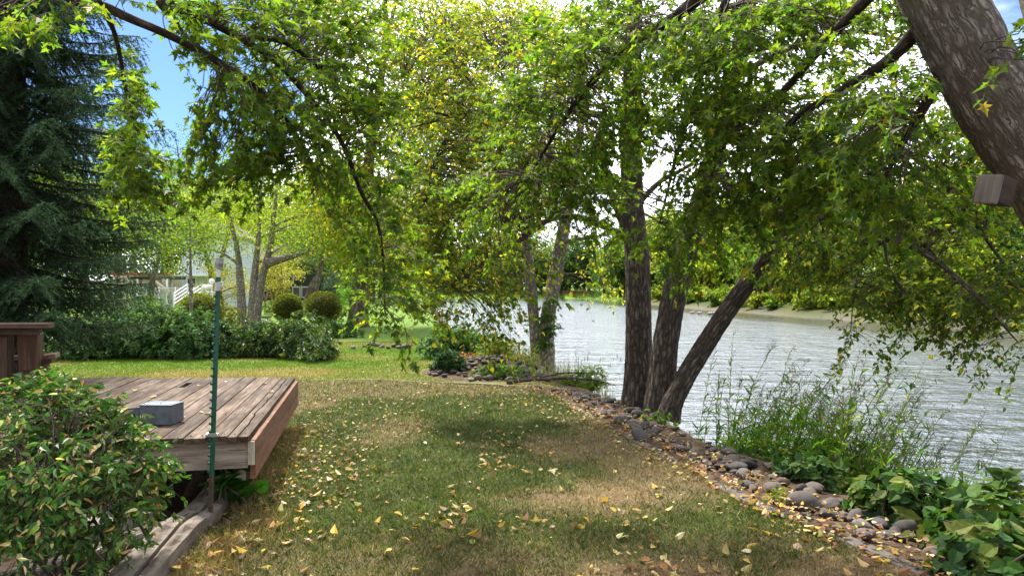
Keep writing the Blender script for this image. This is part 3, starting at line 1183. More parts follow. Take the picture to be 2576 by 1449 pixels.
# ------------------------------------------------------------------ foliage builders
class Tree:
    """things: Empty > trunk, branches, crown"""
    def __init__(s, name, base, label, cat='tree', group=None):
        s.e = empty(name, (base[0], base[1], base[2] if len(base) > 2 else gz(base[0], base[1])), label, cat, group)
        s.gap = None
        s.limbs = []          # sampled points of the limbs
        s.pos, s.ax, s.nr, s.sz, s.col = [], [], [], [], []
        s.tw = MB()

    def limb(s, pts, rad, mb, n=8, rings=None, **kw):
        pts = np.array(pts, float)
        rad = np.array(rad, float) if np.ndim(rad) else np.linspace(rad, rad * .4, len(pts))
        q, r = resample(pts, rad, rings or max(8, 5 * len(pts)))
        mb.tube(q, r, n, **kw)
        s.limbs.append(np.column_stack([q, r]))

    def nearest(s, p):
        a = np.concatenate(s.limbs)
        dd = ((a[:, :3] - p) ** 2).sum(1)
        # prefer limb points above / not too close
        k = int(np.argmin(dd + .02 * RNG.random(len(dd))))
        return a[k]

    def spray(s, c, L, nl, size, cols, wts, droop=.5, twig=.004, connect=True, jit=.2, flat=.5):
        c = np.asarray(c, float)
        a = RNG.uniform(0, 2 * PI)
        bad = lambda q: s.gap is not None and bool(s.gap(np.array([CX + q[0] / q[1] * F]), np.array([CY - (q[2] - EYE) / q[1] * F]))[0])
        d = np.array([math.cos(a), math.sin(a), RNG.uniform(-droop, .15)])
        if connect and s.limbs:
            q = s.nearest(c)
            w = c - q[:3]
            D = np.linalg.norm(w)
            if D > .05: d = unit(d * .6 + w / D)
            if any(bad(c + d * L * g - np.array([0, 0, .6 * droop * L * g * g])) for g in (.25, .5, .75, 1.0)) or bad((q[:3] + c) / 2) or bad(q[:3] * .75 + c * .25) or bad(q[:3] * .25 + c * .75): return
            if D > .05:
                mid = (q[:3] + c) / 2 + np.array([RNG.normal(0, .06 * D), RNG.normal(0, .06 * D), .10 * D])
                r0 = min(.012, .002 + .006 * D) * (twig / .004)
                pts, rr = resample(np.array([q[:3], mid, c]), np.array([min(r0, q[3]), r0 * .7, twig * .7]), 7)
                if s.gap is not None and D > .2 and any(bad(v) for v in pts[1:]): return
                s.tw.tube(pts, rr, 4, cap=False)
        m = 6
        tt = np.linspace(0, 1, m)
        pts = c + np.outer(tt * L, d) + np.outer(tt ** 2 * L * droop, [0, 0, -.6]) + RNG.normal(0, .02 * L, (m, 3)) * tt[:, None]
        s.tw.tube(pts, np.linspace(twig * .7, twig * .25, m), 3, cap=False)
        u = np.sort(RNG.random(nl)) ** .8
        u[-1] = 1
        p = np.stack([np.interp(u, tt, pts[:, k]) for k in range(3)], -1)
        side = unit(np.cross(d, [0, 0, 1.0]) + 1e-6)
        sg = np.where(np.arange(nl) % 2 == 0, 1, -1)[:, None]
        ax = d * .55 + side * sg * .8 + RNG.normal(0, .35, (nl, 3)) + np.array([0, 0, -.35])
        nr = RNG.normal(0, flat, (nl, 3)) + np.array([0, 0, 1.0])
        sz = size * RNG.uniform(.45, 1.25, nl)
        s.pos.append(p + unit(ax) * (sz * .25)[:, None])
        s.ax.append(ax)
        s.nr.append(nr)
        s.sz.append(sz)
        s.col.append(palette(nl, cols, wts, jit))

    def blobs(s, lst, L, nl, size, cols, wts, dens=1.0, hole=None, **kw):
        """lst: (px, py, depth, half width px, half height px, half depth m, sprays)"""
        for (px, py, d, rx, ry, rd, n) in lst:
            for _ in range(int(n * dens)):
                v = unit(RNG.normal(0, 1, 3)) * RNG.random() ** .45
                x, y = px + v[0] * rx, py + v[1] * ry
                if hole and hole(x, y): continue
                s.spray(P(x, y, d + v[2] * rd), L * RNG.uniform(.7, 1.25), nl, size, cols, wts, **kw)

    def clump(s, c, rad, n, size, cols, wts, jit=.22, up=.6):
        """loose gaussian clump of leaves (for trees farther off)"""
        v = RNG.normal(0, 1, (n, 3)) * np.asarray(rad) * .55
        s.pos.append(np.asarray(c) + v)
        s.ax.append(rdir(n, -.25))
        s.nr.append(rdir(n, up))
        s.sz.append(size * RNG.uniform(.6, 1.25, n))
        s.col.append(palette(n, cols, wts, jit) * math.exp(RNG.normal(0, .12)))

    def finish(s, tmpl, mat, name='crown', twigs=True, hole=None):
        if twigs and s.tw.v: s.tw.build('twigs', M['twig'], s.e)
        p, a, nr, sz, co = (np.concatenate(q) for q in (s.pos, s.ax, s.nr, s.sz, s.col))
        if hole is not None:
            k = ~hole(CX + p[:, 0] / p[:, 1] * F, CY - (p[:, 2] - EYE) / p[:, 1] * F)
            p, a, nr, sz, co = p[k], a[k], nr[k], sz[k], co[k]
        return leaf_mesh(name, p, a, nr, sz, co, tmpl, mat, s.e, sz * RNG.uniform(.65, 1.12, len(sz)))


GREEN_M = [(.075, .135, .015), (.115, .18, .018), (.16, .22, .02), (.05, .098, .016), (.40, .32, .03)]
W_M = [4, 4, 2.5, 2, .12]
GREEN_C = [(.075, .125, .014), (.125, .18, .018), (.19, .22, .022), (.045, .08, .012), (.45, .36, .03)]
W_C = [4, 4, 2, 2, .8]
YELLOW_P = [(.14, .19, .02), (.22, .25, .03), (.3, .29, .03), (.09, .13, .018), (.5, .38, .03)]
W_P = [3, 3, 2, 2, 1]


def ridges(amp, sc, st=.22):
    def f(a, b, c, r):
        n = fbm(a * sc + .6 * vnoise(a * 5, b * 5, c * 3), b * sc, c * sc * st, 3)
        return amp * (1 - 2.2 * np.abs(n - .5) * 2)
    return f


def inside(x, y, poly):
    c = np.zeros(len(x), bool)
    n = len(poly)
    for i in range(n):
        (x0, y0), (x1, y1) = poly[i], poly[i - 1]
        if y0 == y1: continue
        c ^= ((y0 > y) != (y1 > y)) & (x < (x1 - x0) * (y - y0) / (y1 - y0) + x0)
    return c


# no branch of the maple carries leaves here: the clear sky between its hanging shoots
GAP1 = [(300, 58), (415, 92), (427, 115), (430, 150), (448, 200), (455, 240), (467, 290), (470, 330), (462, 385), (428, 400), (410, 320), (386, 245), (388, 175), (372, 150), (320, 125), (290, 70)]
GAP2 = [(235, 40), (275, 60), (295, 110), (285, 150), (262, 165), (250, 200), (200, 215), (100, 240), (-60, 215), (-60, 150), (140, 130), (210, 110)]


def gaps(x, y):
    return inside(x, y, GAP1) | inside(x, y, GAP2) | ((x < 238) & (y > 190)) | ((x < 400) & (y > 590)) | ((x < 845) & (y > 548 + 22 * np.sin(x * .045) + 14 * np.sin(x * .13)))


# ------------------------------------------------------------------ near maple (trunk at the right, limbs overhead)
def maple():
    D = 3.2
    base = P(2990, 1582, D)
    t = Tree('maple_tree', base, 'big leaning maple at the right edge, its star-shaped leaves hanging overhead')
    tb = MB()
    tr = [P(3000, 1640, D), P(2965, 1300, D), P(2860, 900, D), P(2667, 500, D), P(2512, 270, D), P(2367, 0, D), P(2230, -260, D), P(2120, -480, 3.15)]
    t.limb(tr, [.24, .20, .178, .165, .158, .152, .14, .13], tb, 72, 190, disp=ridges(.013, 26, .2), flare=.3)
    tb.build('trunk', M['bark_maple'], t.e)
    # second stem, dark, rising behind the first
    sb = MB()
    t.limb([P(2900, 980, 3.35), P(2810, 560, 3.55), P(2690, 180, 3.75), P(2610, -80, 3.9), P(2480, -400, 3.9)], [.15, .15, .13, .12, .10], sb, 48, 90, disp=ridges(.009, 24, .16))
    sb.build('trunk', M['bark_maple'], t.e)
    t.gap = gaps
    top = tr[-1]
    mid = tr[-2]
    L1, L2 = MB(), MB()
    # two long limbs crossing overhead to the upper left of the view
    t.limb([top, (-.2, 2.5, 4.3), (-1.6, 2.7, 3.7), P(150, -60, 3.4), P(280, 25, 3.5), P(415, 85, 3.7), P(530, 145, 3.9), P(624, 205, 4.1), P(720, 300, 4.3), P(790, 420, 4.4)], [.09, .07, .05, .032, .024, .021, .02, .017, .013, .008], L1, 14, 70)
    t.limb([P(250, 5, 3.45), P(290, 90, 3.75), P(315, 215, 3.95), P(338, 340, 4.05), P(318, 440, 4.1), P(325, 540, 4.15)], [.015, .013, .011, .009, .007, .004], L1, 8, 30)
    t.limb([top, (.1, 2.6, 4.2), (-1.0, 3.2, 3.9), P(410, -30, 3.7), P(500, 40, 3.8), P(600, 95, 4.0), P(709, 170, 4.2), P(849, 340, 4.4), P(909, 485, 4.6), P(949, 560, 4.7), P(964, 660, 4.8), P(968, 780, 4.9)], [.08, .06, .042, .028, .023, .021, .019, .016, .014, .012, .009, .005], L1, 12, 76)
    t.limb([P(600, 95, 4.0), P(720, 110, 4.3), P(830, 200, 4.6), P(900, 300, 4.8)], [.02, .016, .012, .006], L1, 7, 20)
    L1.build('branch', M['bark_spruce'], t.e)
    t.limb([mid, P(1950, -150, 3.7), P(1703, 40, 4.3), P(1638, 80, 4.5), P(1578, 120, 4.7), P(1483, 215, 4.9), P(1400, 330, 5.2), P(1330, 450, 5.4)], [.085, .055, .036, .032, .029, .024, .016, .008], L2, 12, 50)
    t.limb([P(1850, -70, 3.9), P(1760, 200, 4.4), P(1700, 400, 4.8), P(1660, 560, 5.0)], [.03, .022, .014, .006], L2, 8, 24)
    t.limb([P(2367, 0, D), P(2260, 130, 3.4), P(2150, 210, 3.6), P(2000, 300, 3.9), P(1900, 420, 4.2), P(1830, 540, 4.5)], [.05, .03, .024, .018, .012, .006], L2, 10, 30)
    t.limb([P(2300, -120, D), P(2120, 60, 3.6), P(1960, 240, 4.0), P(1850, 320, 4.3), P(1790, 440, 4.6)], [.042, .027, .018, .012, .006], L2, 10, 30)
    t.limb([P(2420, 100, D), P(2330, 260, 3.3), P(2260, 380, 3.6), P(2200, 500, 3.9)], [.035, .025, .016, .006], L2, 8, 24)
    L2.build('branch', M['bark_spruce'], t.e)

    def hole(x, y):
        # open sky between the hanging strand and the main mass
        if gaps(np.array([x]), np.array([y]))[0]: return True
        if 1600 < x < 1720 and 330 < y < 560 and RNG.random() < .7: return True
        if 1930 < x < 2230 and 40 < y < 225 and RNG.random() < .45: return True
        return False
    left = [(600, 50, 4.0, 190, 60, .5, 70), (780, 70, 4.3, 160, 90, .6, 80), (600, 220, 4.1, 130, 110, .5, 60), (760, 240, 4.3, 170, 130, .6, 110),
            (880, 330, 4.5, 110, 130, .5, 60), (630, 390, 4.2, 120, 110, .5, 55), (760, 440, 4.4, 130, 120, .5, 75), (930, 470, 4.7, 90, 120, .4, 50),
            (960, 610, 4.8, 85, 100, .4, 46), (975, 750, 4.9, 75, 75, .3, 40), (700, 550, 4.4, 110, 60, .4, 28), (520, 300, 4.0, 60, 90, .3, 20),
            (470, 90, 3.9, 60, 50, .3, 14), (50, 50, 3.5, 120, 60, .4, 24), (190, 0, 3.5, 120, 40, .4, 20),
            (325, 200, 4.0, 40, 55, .2, 34), (335, 290, 4.0, 45, 60, .25, 46), (330, 390, 4.1, 70, 70, .3, 64), (325, 490, 4.15, 75, 75, .3, 64), (340, 560, 4.2, 60, 40, .25, 24), (860, 130, 4.6, 120, 100, .5, 46)]
    mid_ = [(1480, 150, 4.8, 170, 110, .5, 75), (1620, 60, 4.5, 150, 90, .5, 60), (1430, 330, 5.2, 170, 110, .5, 64), (1590, 310, 5.0, 140, 120, .5, 60), (1350, 250, 5.0, 120, 60, .4, 26),
            (1320, 430, 5.4, 120, 100, .5, 40), (1480, 470, 5.3, 130, 80, .4, 40), (1640, 590, 5.0, 60, 40, .3, 9), (1230, 520, 5.6, 100, 90, .4, 24)]
    right = [(1820, 90, 4.2, 170, 110, .6, 84), (1830, 290, 4.4, 170, 120, .6, 100), (1990, 330, 4.0, 150, 120, .5, 70), (2090, 110, 3.8, 170, 120, .5, 50), (2190, 330, 3.5, 150, 120, .5, 54),
             (1800, 470, 4.6, 130, 90, .5, 46), (1930, 480, 4.2, 150, 80, .4, 44), (2120, 470, 3.9, 150, 70, .4, 34), (2300, 430, 3.6, 110, 80, .4, 22), (1750, 590, 4.8, 90, 60, .3, 22), (2260, 230, 3.1, 70, 80, .3, 10), (1960, 20, 4.0, 200, 50, .5, 40), (2250, 20, 3.4, 60, 50, .3, 8), (2560, 130, 2.8, 30, 60, .1, 5)]
    for lst, dn in ((left, 1.05), (mid_, 1.45), (right, 1.55)):
        t.blobs(lst, .30, 14, .05, GREEN_M, W_M, dn, hole, droop=.45, twig=.0038)
    t.finish(MAPLE, M['leaf'], hole=gaps)
    # wooden block fixed to the trunk
    b = MB()
    c = P(2480, 476, 2.93)
    rot = np.array(Matrix.Rotation(R(-60), 3, 'Z') @ Matrix.Rotation(R(9), 3, 'Y') @ Matrix.Rotation(R(-8), 3, 'X'))
    e = empty('wooden_block', c, 'squared weathered wooden block fixed to the leaning maple trunk', 'wooden block')
    b.box(c + np.array([.87, .5, 0]) * .09, (.088, .13, .118), rot, bev=.004, tint=(.22, .2, .19))  # body tinted dark to imitate the trunk's shade on its side
    b.build('shade_tinted_body', M['blockwood'], e)
    b = MB()
    b.box(c + np.array([.87, .5, 0]) * .014, (.098, .021, .126), rot, bev=.007, tint=(.42, .42, .43))  # added cap keeps the weathered grey front lighter than the shade-tinted body
    b.build('lit_front_cap', M['greywood'], e)


maple()


# ------------------------------------------------------------------ triple-trunk cottonwood
def cottonwood():
    base = P(1640, 1010, 9.9)
    t = Tree('cottonwood_tree', base, 'dark three-trunked cottonwood standing on the stony river bank')
    a = MB()
    D1 = 10.2
    t.limb([P(1604, 1025, D1), P(1606, 950, D1), P(1606, 800, D1), P(1603, 650, D1), P(1592, 540, D1), P(1588, 400, D1), P(1588, 250, D1), P(1596, 60, D1), P(1610, -200, D1), P(1620, -420, D1)], [.20, .188, .178, .168, .16, .15, .13, .105, .07, .03], a, 60, 220, disp=ridges(.016, 20, .16), flare=.25)
    a.build('trunk', M['bark_cotton'], t.e)
    a = MB()
    D2 = 9.7
    t.limb([P(1660, 1040, D2), P(1664, 960, D2), P(1684, 800, D2), P(1722, 650, D2), P(1762, 520, D2), P(1800, 380, D2), P(1840, 200, D2), P(1900, -50, D2), P(1940, -300, D2)], [.195, .175, .165, .155, .145, .12, .1, .07, .03], a, 60, 190, disp=ridges(.016, 20, .16), flare=.2)
    a.build('trunk', M['bark_cotton'], t.e)
    a = MB()
    D3 = 9.4
    t.limb([P(1680, 1055, D3), P(1702, 990, D3), P(1775, 865, D3), P(1860, 740, D3 - .1), P(1960, 615, D3 - .3), P(2060, 470, D3 - .7), P(2200, 330, D3 - 1.2), P(2350, 220, D3 - 1.6)], [.14, .128, .12, .113, .105, .08, .055, .025], a, 52, 170, disp=ridges(.013, 20, .16), flare=.2)
    a.build('trunk', M['bark_cotton'], t.e)
    b = MB()
    t.limb([P(1590, 625, D1), P(1562, 545, D1 - .15), P(1530, 465, D1 - .3), P(1508, 395, D1 - .4), P(1470, 300, D1 - .5)], [.08, .07, .055, .045, .02], b, 12, 34)
    t.limb([P(1600, 520, D1), P(1555, 470, D1 + .1), P(1530, 440, D1), P(1490, 470, D1 - .2), P(1420, 520, D1 - .5), P(1330, 590, D1 - .8), P(1220, 660, D1 - 1.2), P(1140, 720, D1 - 1.4)], [.07, .06, .05, .05, .045, .035, .024, .008], b, 10, 46)
    t.limb([P(1578, 600, D1), P(1510, 566, D1 - .1), P(1440, 545, D1 - .3), P(1360, 560, D1 - .5), P(1280, 590, D1 - .7)], [.06, .05, .04, .028, .01], b, 10, 30)
    t.limb([P(1608, 510, D1), P(1660, 458, D1 + .1), P(1720, 425, D1 + .2), P(1790, 380, D1 + .3)], [.05, .04, .03, .012], b, 10, 24)
    t.limb([P(1588, 310, D1), P(1480, 285, D1 - .2), P(1340, 273, D1 - .4), P(1200, 282, D1 - .6), P(1120, 290, D1 - .7), P(1040, 262, D1 - .8)], [.06, .055, .045, .035, .022, .008], b, 10, 40)
    t.limb([P(1190, 283, D1 - .6), P(1110, 230, D1 - .6), P(1020, 180, D1 - .7)], [.022, .014, .005], b, 7, 16)
    t.limb([P(1150, 290, D1 - .65), P(1080, 310, D1 - .8), P(1000, 330, D1 - .9)], [.02, .014, .005], b, 7, 16)
    t.limb([P(1150, 310, D1 - .65), P(1110, 370, D1 - .8), P(1070, 470, D1 - .9), P(1050, 560, D1 - .9)], [.018, .014, .01, .004], b, 7, 20)
    t.limb([P(1240, 280, D1 - .5), P(1170, 190, D1 - .4), P(1090, 100, D1 - .3), P(1050, 20, D1 - .3)], [.026, .018, .012, .005], b, 7, 20)
    t.limb([P(1300, 275, D1 - .5), P(1250, 160, D1 - .4), P(1210, 60, D1 - .3)], [.024, .016, .005], b, 7, 20)
    t.limb([P(1592, 330, D1), P(1640, 310, D1 - .3), P(1700, 335, D1 - .6), P(1780, 380, D1 - .9)], [.05, .04, .03, .012], b, 8, 20)
    # limbs over the water on the right
    t.limb([P(1800, 400, D2), P(1860, 510, D2 - .8), P(1927, 537, D2 - 1.4), P(2067, 545, D2 - 1.9), P(2142, 565, D2 - 2.2), P(2222, 590, D2 - 2.4), P(2330, 640, D2 - 2.7), P(2430, 720, D2 - 3.0), P(2540, 830, D2 - 3.3)], [.075, .065, .058, .055, .05, .042, .03, .02, .008], b, 12, 60)
    t.limb([P(2130, 440, D3 - .9), P(2197, 500, 8.0), P(2290, 580, 7.6), P(2367, 665, 7.3), P(2450, 740, 7.0), P(2560, 860, 6.8)], [.045, .038, .03, .022, .015, .006], b, 10, 40)
    t.limb([P(2200, 330, D3 - 1.2), P(2330, 420, 7.9), P(2450, 560, 7.4), P(2560, 720, 7.0), P(2640, 860, 6.8)], [.04, .03, .02, .014, .005], b, 8, 36)
    t.limb([P(2222, 590, D2 - 2.4), P(2240, 680, 7.2), P(2300, 770, 7.0), P(2360, 850, 6.9)], [.02, .014, .009, .004], b, 7, 24)
    t.limb([P(2290, 580, 7.6), P(2180, 640, 7.6), P(2150, 740, 7.5), P(2140, 830, 7.5)], [.018, .013, .008, .004], b, 7, 24)
    t.limb([P(1840, 200, D2), P(1990, 120, 9.0), P(2150, 80, 8.6), P(2330, 120, 8.2)], [.05, .04, .03, .01], b, 8, 24)
    t.limb([P(1840, 200, D2), P(1940, 260, 9.2), P(2050, 380, 8.8), P(2120, 430, 8.6)], [.04, .03, .02, .01], b, 8, 24)
    b.build('branch', M['bark_cotton'], t.e)

    def hole(x, y):
        if 1625 < x < 1735 and 330 < y < 545: return RNG.random() < .85
        if 1500 < x < 1580 and 380 < y < 560: return RNG.random() < .7
        if 1130 < x < 1560 and 580 < y < 690: return RNG.random() < .72
        if 1800 < x < 2200 and 40 < y < 225: return RNG.random() < .3
        if x > 2030 and y > 780 + max(0, x - 2350) * .35: return RNG.random() < .7
        return False
    c = [(1090, 180, 9.3, 130, 170, .8, 70), (1230, 130, 9.5, 150, 150, .9, 70), (1150, 330, 9.2, 160, 120, .8, 110), (1330, 330, 9.5, 160, 130, .8, 120), (1100, 480, 9.0, 120, 120, .7, 110),
         (1250, 490, 9.2, 140, 110, .7, 120), (1400, 450, 9.6, 130, 110, .7, 80), (1130, 620, 8.8, 120, 80, .6, 90), (1240, 680, 8.6, 110, 70, .5, 60), (1350, 640, 9.0, 90, 60, .4, 34),
         (1110, 730, 8.6, 80, 60, .4, 36), (1200, 770, 8.4, 90, 40, .4, 16), (1270, 830, 8.5, 60, 30, .3, 8), (1480, 640, 9.8, 80, 60, .4, 16), (1450, 130, 9.8, 150, 130, .8, 100), (1650, 120, 10, 140, 150, .8, 120), (1800, 80, 9.8, 140, 110, .8, 70), (2100, 40, 9.0, 200, 80, .8, 60), (1780, 300, 9.6, 120, 140, .7, 70)]
    r = [(1900, 320, 9.0, 150, 130, .8, 90), (2030, 470, 8.4, 150, 90, .7, 100), (1900, 560, 8.8, 110, 60, .5, 50), (2070, 620, 7.9, 150, 80, .6, 110), (2200, 430, 8.0, 150, 130, .8, 110), (2350, 350, 7.6, 150, 130, .8, 110),
         (2250, 560, 7.6, 140, 90, .6, 110), (2400, 560, 7.2, 140, 110, .7, 120), (2520, 450, 7.2, 110, 130, .7, 90), (2180, 730, 7.5, 90, 90, .4, 80), (2140, 830, 7.4, 45, 50, .25, 20), (2300, 720, 7.2, 110, 80, .5, 80), (2330, 830, 7.0, 70, 50, .35, 32), (2440, 760, 7.0, 110, 90, .5, 80),
         (2540, 760, 6.9, 90, 130, .5, 80), (2470, 860, 6.9, 70, 50, .3, 32), (2560, 900, 6.8, 50, 50, .3, 22), (2000, 150, 8.8, 170, 120, .8, 50), (2230, 170, 8.2, 170, 130, .8, 80), (2230, 870, 7.2, 60, 30, .2, 9), (2000, 640, 8.4, 90, 50, .4, 30), (2460, 250, 7.4, 130, 130, .7, 60)]
    GW = [3, 4, 3, 1.5, 2.0]
    t.blobs(c, .42, 14, .064, GREEN_C, GW, 1.6, hole, droop=.7, twig=.0036)
    t.blobs(r, .36, 14, .058, GREEN_C, W_C, 1.2, hole, droop=.45, twig=.0036)
    t.finish(OVAL, M['leaf'])


cottonwood()


# ------------------------------------------------------------------ pale twin-trunk tree
def twin():
    d = 14.2
    base = P(1360, 915, d)
    t = Tree('alder_tree', base, 'pale grey twin-trunked alder at the water edge, leaves climbing one trunk')
    a = MB()
    t.limb([P(1350, 945, d), P(1347, 860, d), P(1337, 730, d), P(1326, 620, d), P(1318, 500, d), P(1300, 330, d), P(1290, 150, d)], [.125, .11, .105, .098, .085, .06, .02], a, 36, 110, disp=ridges(.01, 14, .3), flare=.3)
    a.build('trunk', M['bark_pale'], t.e)
    a = MB()
    t.limb([P(1372, 955, d - .1), P(1374, 900, d - .1), P(1378, 800, d), P(1398, 690, d + .1), P(1416, 590, d + .1), P(1440, 460, d), P(1462, 300, d), P(1470, 120, d)], [.18, .165, .145, .14, .125, .1, .06, .02], a, 40, 120, disp=ridges(.014, 13, .3), flare=.3)
    a.build('trunk', M['bark_pale'], t.e)
    b = MB()
    t.limb([P(1412, 610, d), P(1470, 600, d - .2), P(1540, 590, d - .4)], [.05, .035, .01], b, 8, 18)
    t.limb([P(1330, 640, d), P(1280, 625, d - .2), P(1200, 640, d - .5)], [.04, .03, .01], b, 8, 18)
    t.limb([P(1322, 560, d), P(1250, 480, d), P(1180, 430, d)], [.04, .03, .01], b, 8, 18)
    t.limb([P(1440, 460, d), P(1520, 380, d), P(1600, 330, d)], [.04, .03, .01], b, 8, 18)
    t.limb([P(1300, 330, d), P(1200, 230, d), P(1120, 160, d)], [.04, .025, .01], b, 8, 18)
    b.build('branch', M['bark_pale'], t.e)
    c = [(1300, 400, d, 170, 120, 1.2, 110), (1180, 250, d, 150, 140, 1.2, 90), (1420, 250, d, 150, 150, 1.2, 90), (1240, 560, d - .3, 130, 90, .9, 70), (1480, 570, d, 90, 60, .7, 24), (1300, 100, d, 170, 130, 1.2, 80), (1130, 60, d, 150, 100, 1, 60), (1520, 700, d, 60, 50, .6, 8)]
    t.blobs(c, .5, 12, .085, YELLOW_P, W_P, 1.5, None, droop=.6, twig=.005)
    # leafy shoots climbing the thicker trunk
    v = [(1378, 770, d - .25, 20, 40, .1, 14), (1374, 820, d - .25, 20, 40, .1, 16), (1370, 860, d - .22, 14, 40, .1, 8), (1398, 745, d - .22, 16, 20, .1, 5)]
    t.blobs(v, .22, 8, .1, [(.04, .085, .012), (.06, .11, .015)], None, 1.0, None, droop=.9, twig=.004)
    t.finish(OVALS, M['leaf'])
    n = P(1311, 713, d - .16)
    e = empty('birdhouse', n, 'small wooden birdhouse fixed to the thinner pale trunk', 'birdhouse')
    q = MB()
    q.box(n, (.1, .11, .14), bev=.004)
    q.build('house_body', M['blockwood'], e)
    q = MB()
    q.bar(n + np.array([-.075, -.02, .085]), n + np.array([.075, -.02, .105]), .17, .016)
    q.build('roof', M['greywood'], e)
    q = MB()
    q.tube([n + np.array([0, -.05, .02]), n + np.array([0, -.0575, .02])], .018, 10, tint=(.2, .2, .2))
    q.build('entrance_hole', M['darkwall'], e)


twin()


# ------------------------------------------------------------------ spruce at the left
def spruce():
    bx, by = -7.8, 10.6
    t = Tree('spruce_tree', (bx, by), 'tall dark blue-green spruce with drooping boughs at the left')
    b = MB()
    t.limb([(bx, by, gz(bx, by) - .1), (bx + .05, by, 4), (bx, by, 8), (bx, by, 11)], [.24, .19, .11, .03], b, 20, 40, flare=.3)
    b.build('trunk', M['bark_spruce'], t.e)
    br = MB()
    P_, A_, N_, S_, C_ = [], [], [], [], []
    z = 1.15
    while z < 10.3:
        k = 10 if z < 6 else 8
        a0 = RNG.uniform(0, 6.28)
        for j in range(k):
            a = a0 + j * 2 * PI / k + RNG.normal(0, .16)
            L = (2.55 * (1 - z / 13.0) + .3) * RNG.uniform(.75, 1.12)
            if z < 2.1: L *= .74
            zz = z + RNG.normal(0, .09)
            dx = np.array([math.cos(a), math.sin(a), 0])
            wig = np.cumsum(RNG.normal(0, .025, 9)) * L
            tt = np.linspace(0, 1, 9)
            sag = (-.34 * tt + .25 * tt ** 2.4 + RNG.normal(0, .05) * tt) * L
            pts = np.array([bx, by, zz]) + np.outer(tt * L, dx) + np.outer(sag + .12, [0, 0, 1]) + np.outer(wig, [-dx[1], dx[0], 0])
            br.tube(pts, np.linspace(.03, .006, 9), 5, cap=False)
            sd = np.array([-dx[1], dx[0], 0])
            # side twigs, hanging
            m = int(30 * L / 2.2) + 6
            for u in np.linspace(.14, 1, m):
                p0 = np.array([np.interp(u, tt, pts[:, q]) for q in range(3)])
                for s in (1, -1):
                    tl = (.40 * (1.12 - u) + .17) * RNG.uniform(.6, 1.25)
                    dv = unit(sd * s * .85 + dx * RNG.uniform(.35, .8) + np.array([0, 0, RNG.uniform(-.95, -.12)]))
                    nn = int(tl / .0105) + 7
                    w = RNG.random(nn)
                    curve = np.outer(w ** 2 * tl, [0, 0, -.35])
                    P_.append(p0 + np.outer(w * tl, dv) + curve)
                    ra = RNG.normal(0, 1, (nn, 3))
                    A_.append(unit(dv + .75 * unit(ra) + np.array([0, 0, .12])))
                    N_.append(RNG.normal(0, 1, (nn, 3)) + np.array([0, 0, .5]))
                    S_.append(RNG.uniform(.035, .07, nn))
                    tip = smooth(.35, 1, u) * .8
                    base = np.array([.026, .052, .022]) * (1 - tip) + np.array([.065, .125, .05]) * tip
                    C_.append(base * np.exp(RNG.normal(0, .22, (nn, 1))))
        z += .34 if z < 7 else .42
    br.build('branch', M['bark_spruce'], t.e)
    nv = (np.array([(0, -.13, 0), (0, .13, 0), (1, .02, -.05), (1, -.02, -.05)]), [(0, 1, 2, 3)])
    P_, A_, N_, S_, C_ = map(np.concatenate, (P_, A_, N_, S_, C_))
    k = (P_[:, 0] / P_[:, 1] > -.95)                     # drop what lies far outside the view on the left
    print('spruce needles', len(P_), k.sum())
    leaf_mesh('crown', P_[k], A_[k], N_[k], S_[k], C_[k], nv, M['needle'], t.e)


spruce()


# ------------------------------------------------------------------ trees in the middle and far distance
def gtree(name, label, px, py_base, d, h, cr, nclump, nleaf, size, cols, wts, group=None, trunks=None, tr=.2, base_frac=.35, mat='bark_far', tm=DIAM, xy=None, squash=1.0, cat='tree', lean=0.0):
    """crown = clumps spread through an uneven ellipsoid; h total height, cr crown radius"""
    x, y = ((px - CX) / F * d, d) if xy is None else xy
    z = gz(x, y)
    t = Tree(name, (x, y, z), label, cat, group)
    cz = z + h * (base_frac + (1 - base_frac) / 2)
    rz = h * (1 - base_frac) / 2 * squash
    b = MB()
    lx = lean * h
    if trunks is None:
        trunks = [[(x, y, z - .1), (x + RNG.normal(0, .08) * cr + lx * .3, y, z + h * .3), (x + RNG.normal(0, .12) * cr + lx * .7, y, z + h * .65), (x + lx, y, z + h * .92)]]
        rads = [[tr * 1.15, tr * .85, tr * .5, tr * .1]]
    else:
        rads = [list(np.linspace(tr, tr * .2, len(q))) for q in trunks]
    for q, r in zip(trunks, rads):
        mb = MB()
        t.limb(q, r, mb, 12, 24, flare=.25)
        mb.build('trunk', M[mat], t.e)
    per = max(8, nleaf // nclump)
    cen = []
    for i in range(nclump):
        v = unit(RNG.normal(0, 1, 3))
        rr = RNG.random() ** .42
        f = 1 + .3 * math.sin(3 * math.atan2(v[1], v[0]) + i) * .5
        c = np.array([x + lx * .6, y, cz]) + v * rr * f * np.array([cr, cr, rz])
        cen.append(c)
        t.clump(c, np.array([.34, .34, .24]) * min(cr, rz * 1.4) * RNG.uniform(.7, 1.3), per, size, cols, wts)
    for c in cen[::max(1, nclump // 12)]:
        a = np.concatenate(t.limbs)
        cand = a[(a[:, 2] < c[2] + .1)]
        if len(cand) == 0: cand = a
        k = int(np.argmin(((cand[:, :3] - c) ** 2).sum(1) + (cand[:, 2] - (c[2] - .35 * cr)) ** 2))
        q = cand[k]
        m = (q[:3] + c) / 2 + np.array([0, 0, .05 * cr])
        b.tube(resample(np.array([q[:3], m, c]), np.array([min(q[3] * .7, tr * .35), tr * .2, tr * .05]), 7)[0], np.linspace(min(q[3] * .7, tr * .35), tr * .05, 7), 6, cap=False)
    b.build('branch', M[mat], t.e)
    t.finish(tm, M['leaf_far'], twigs=False)
    return t


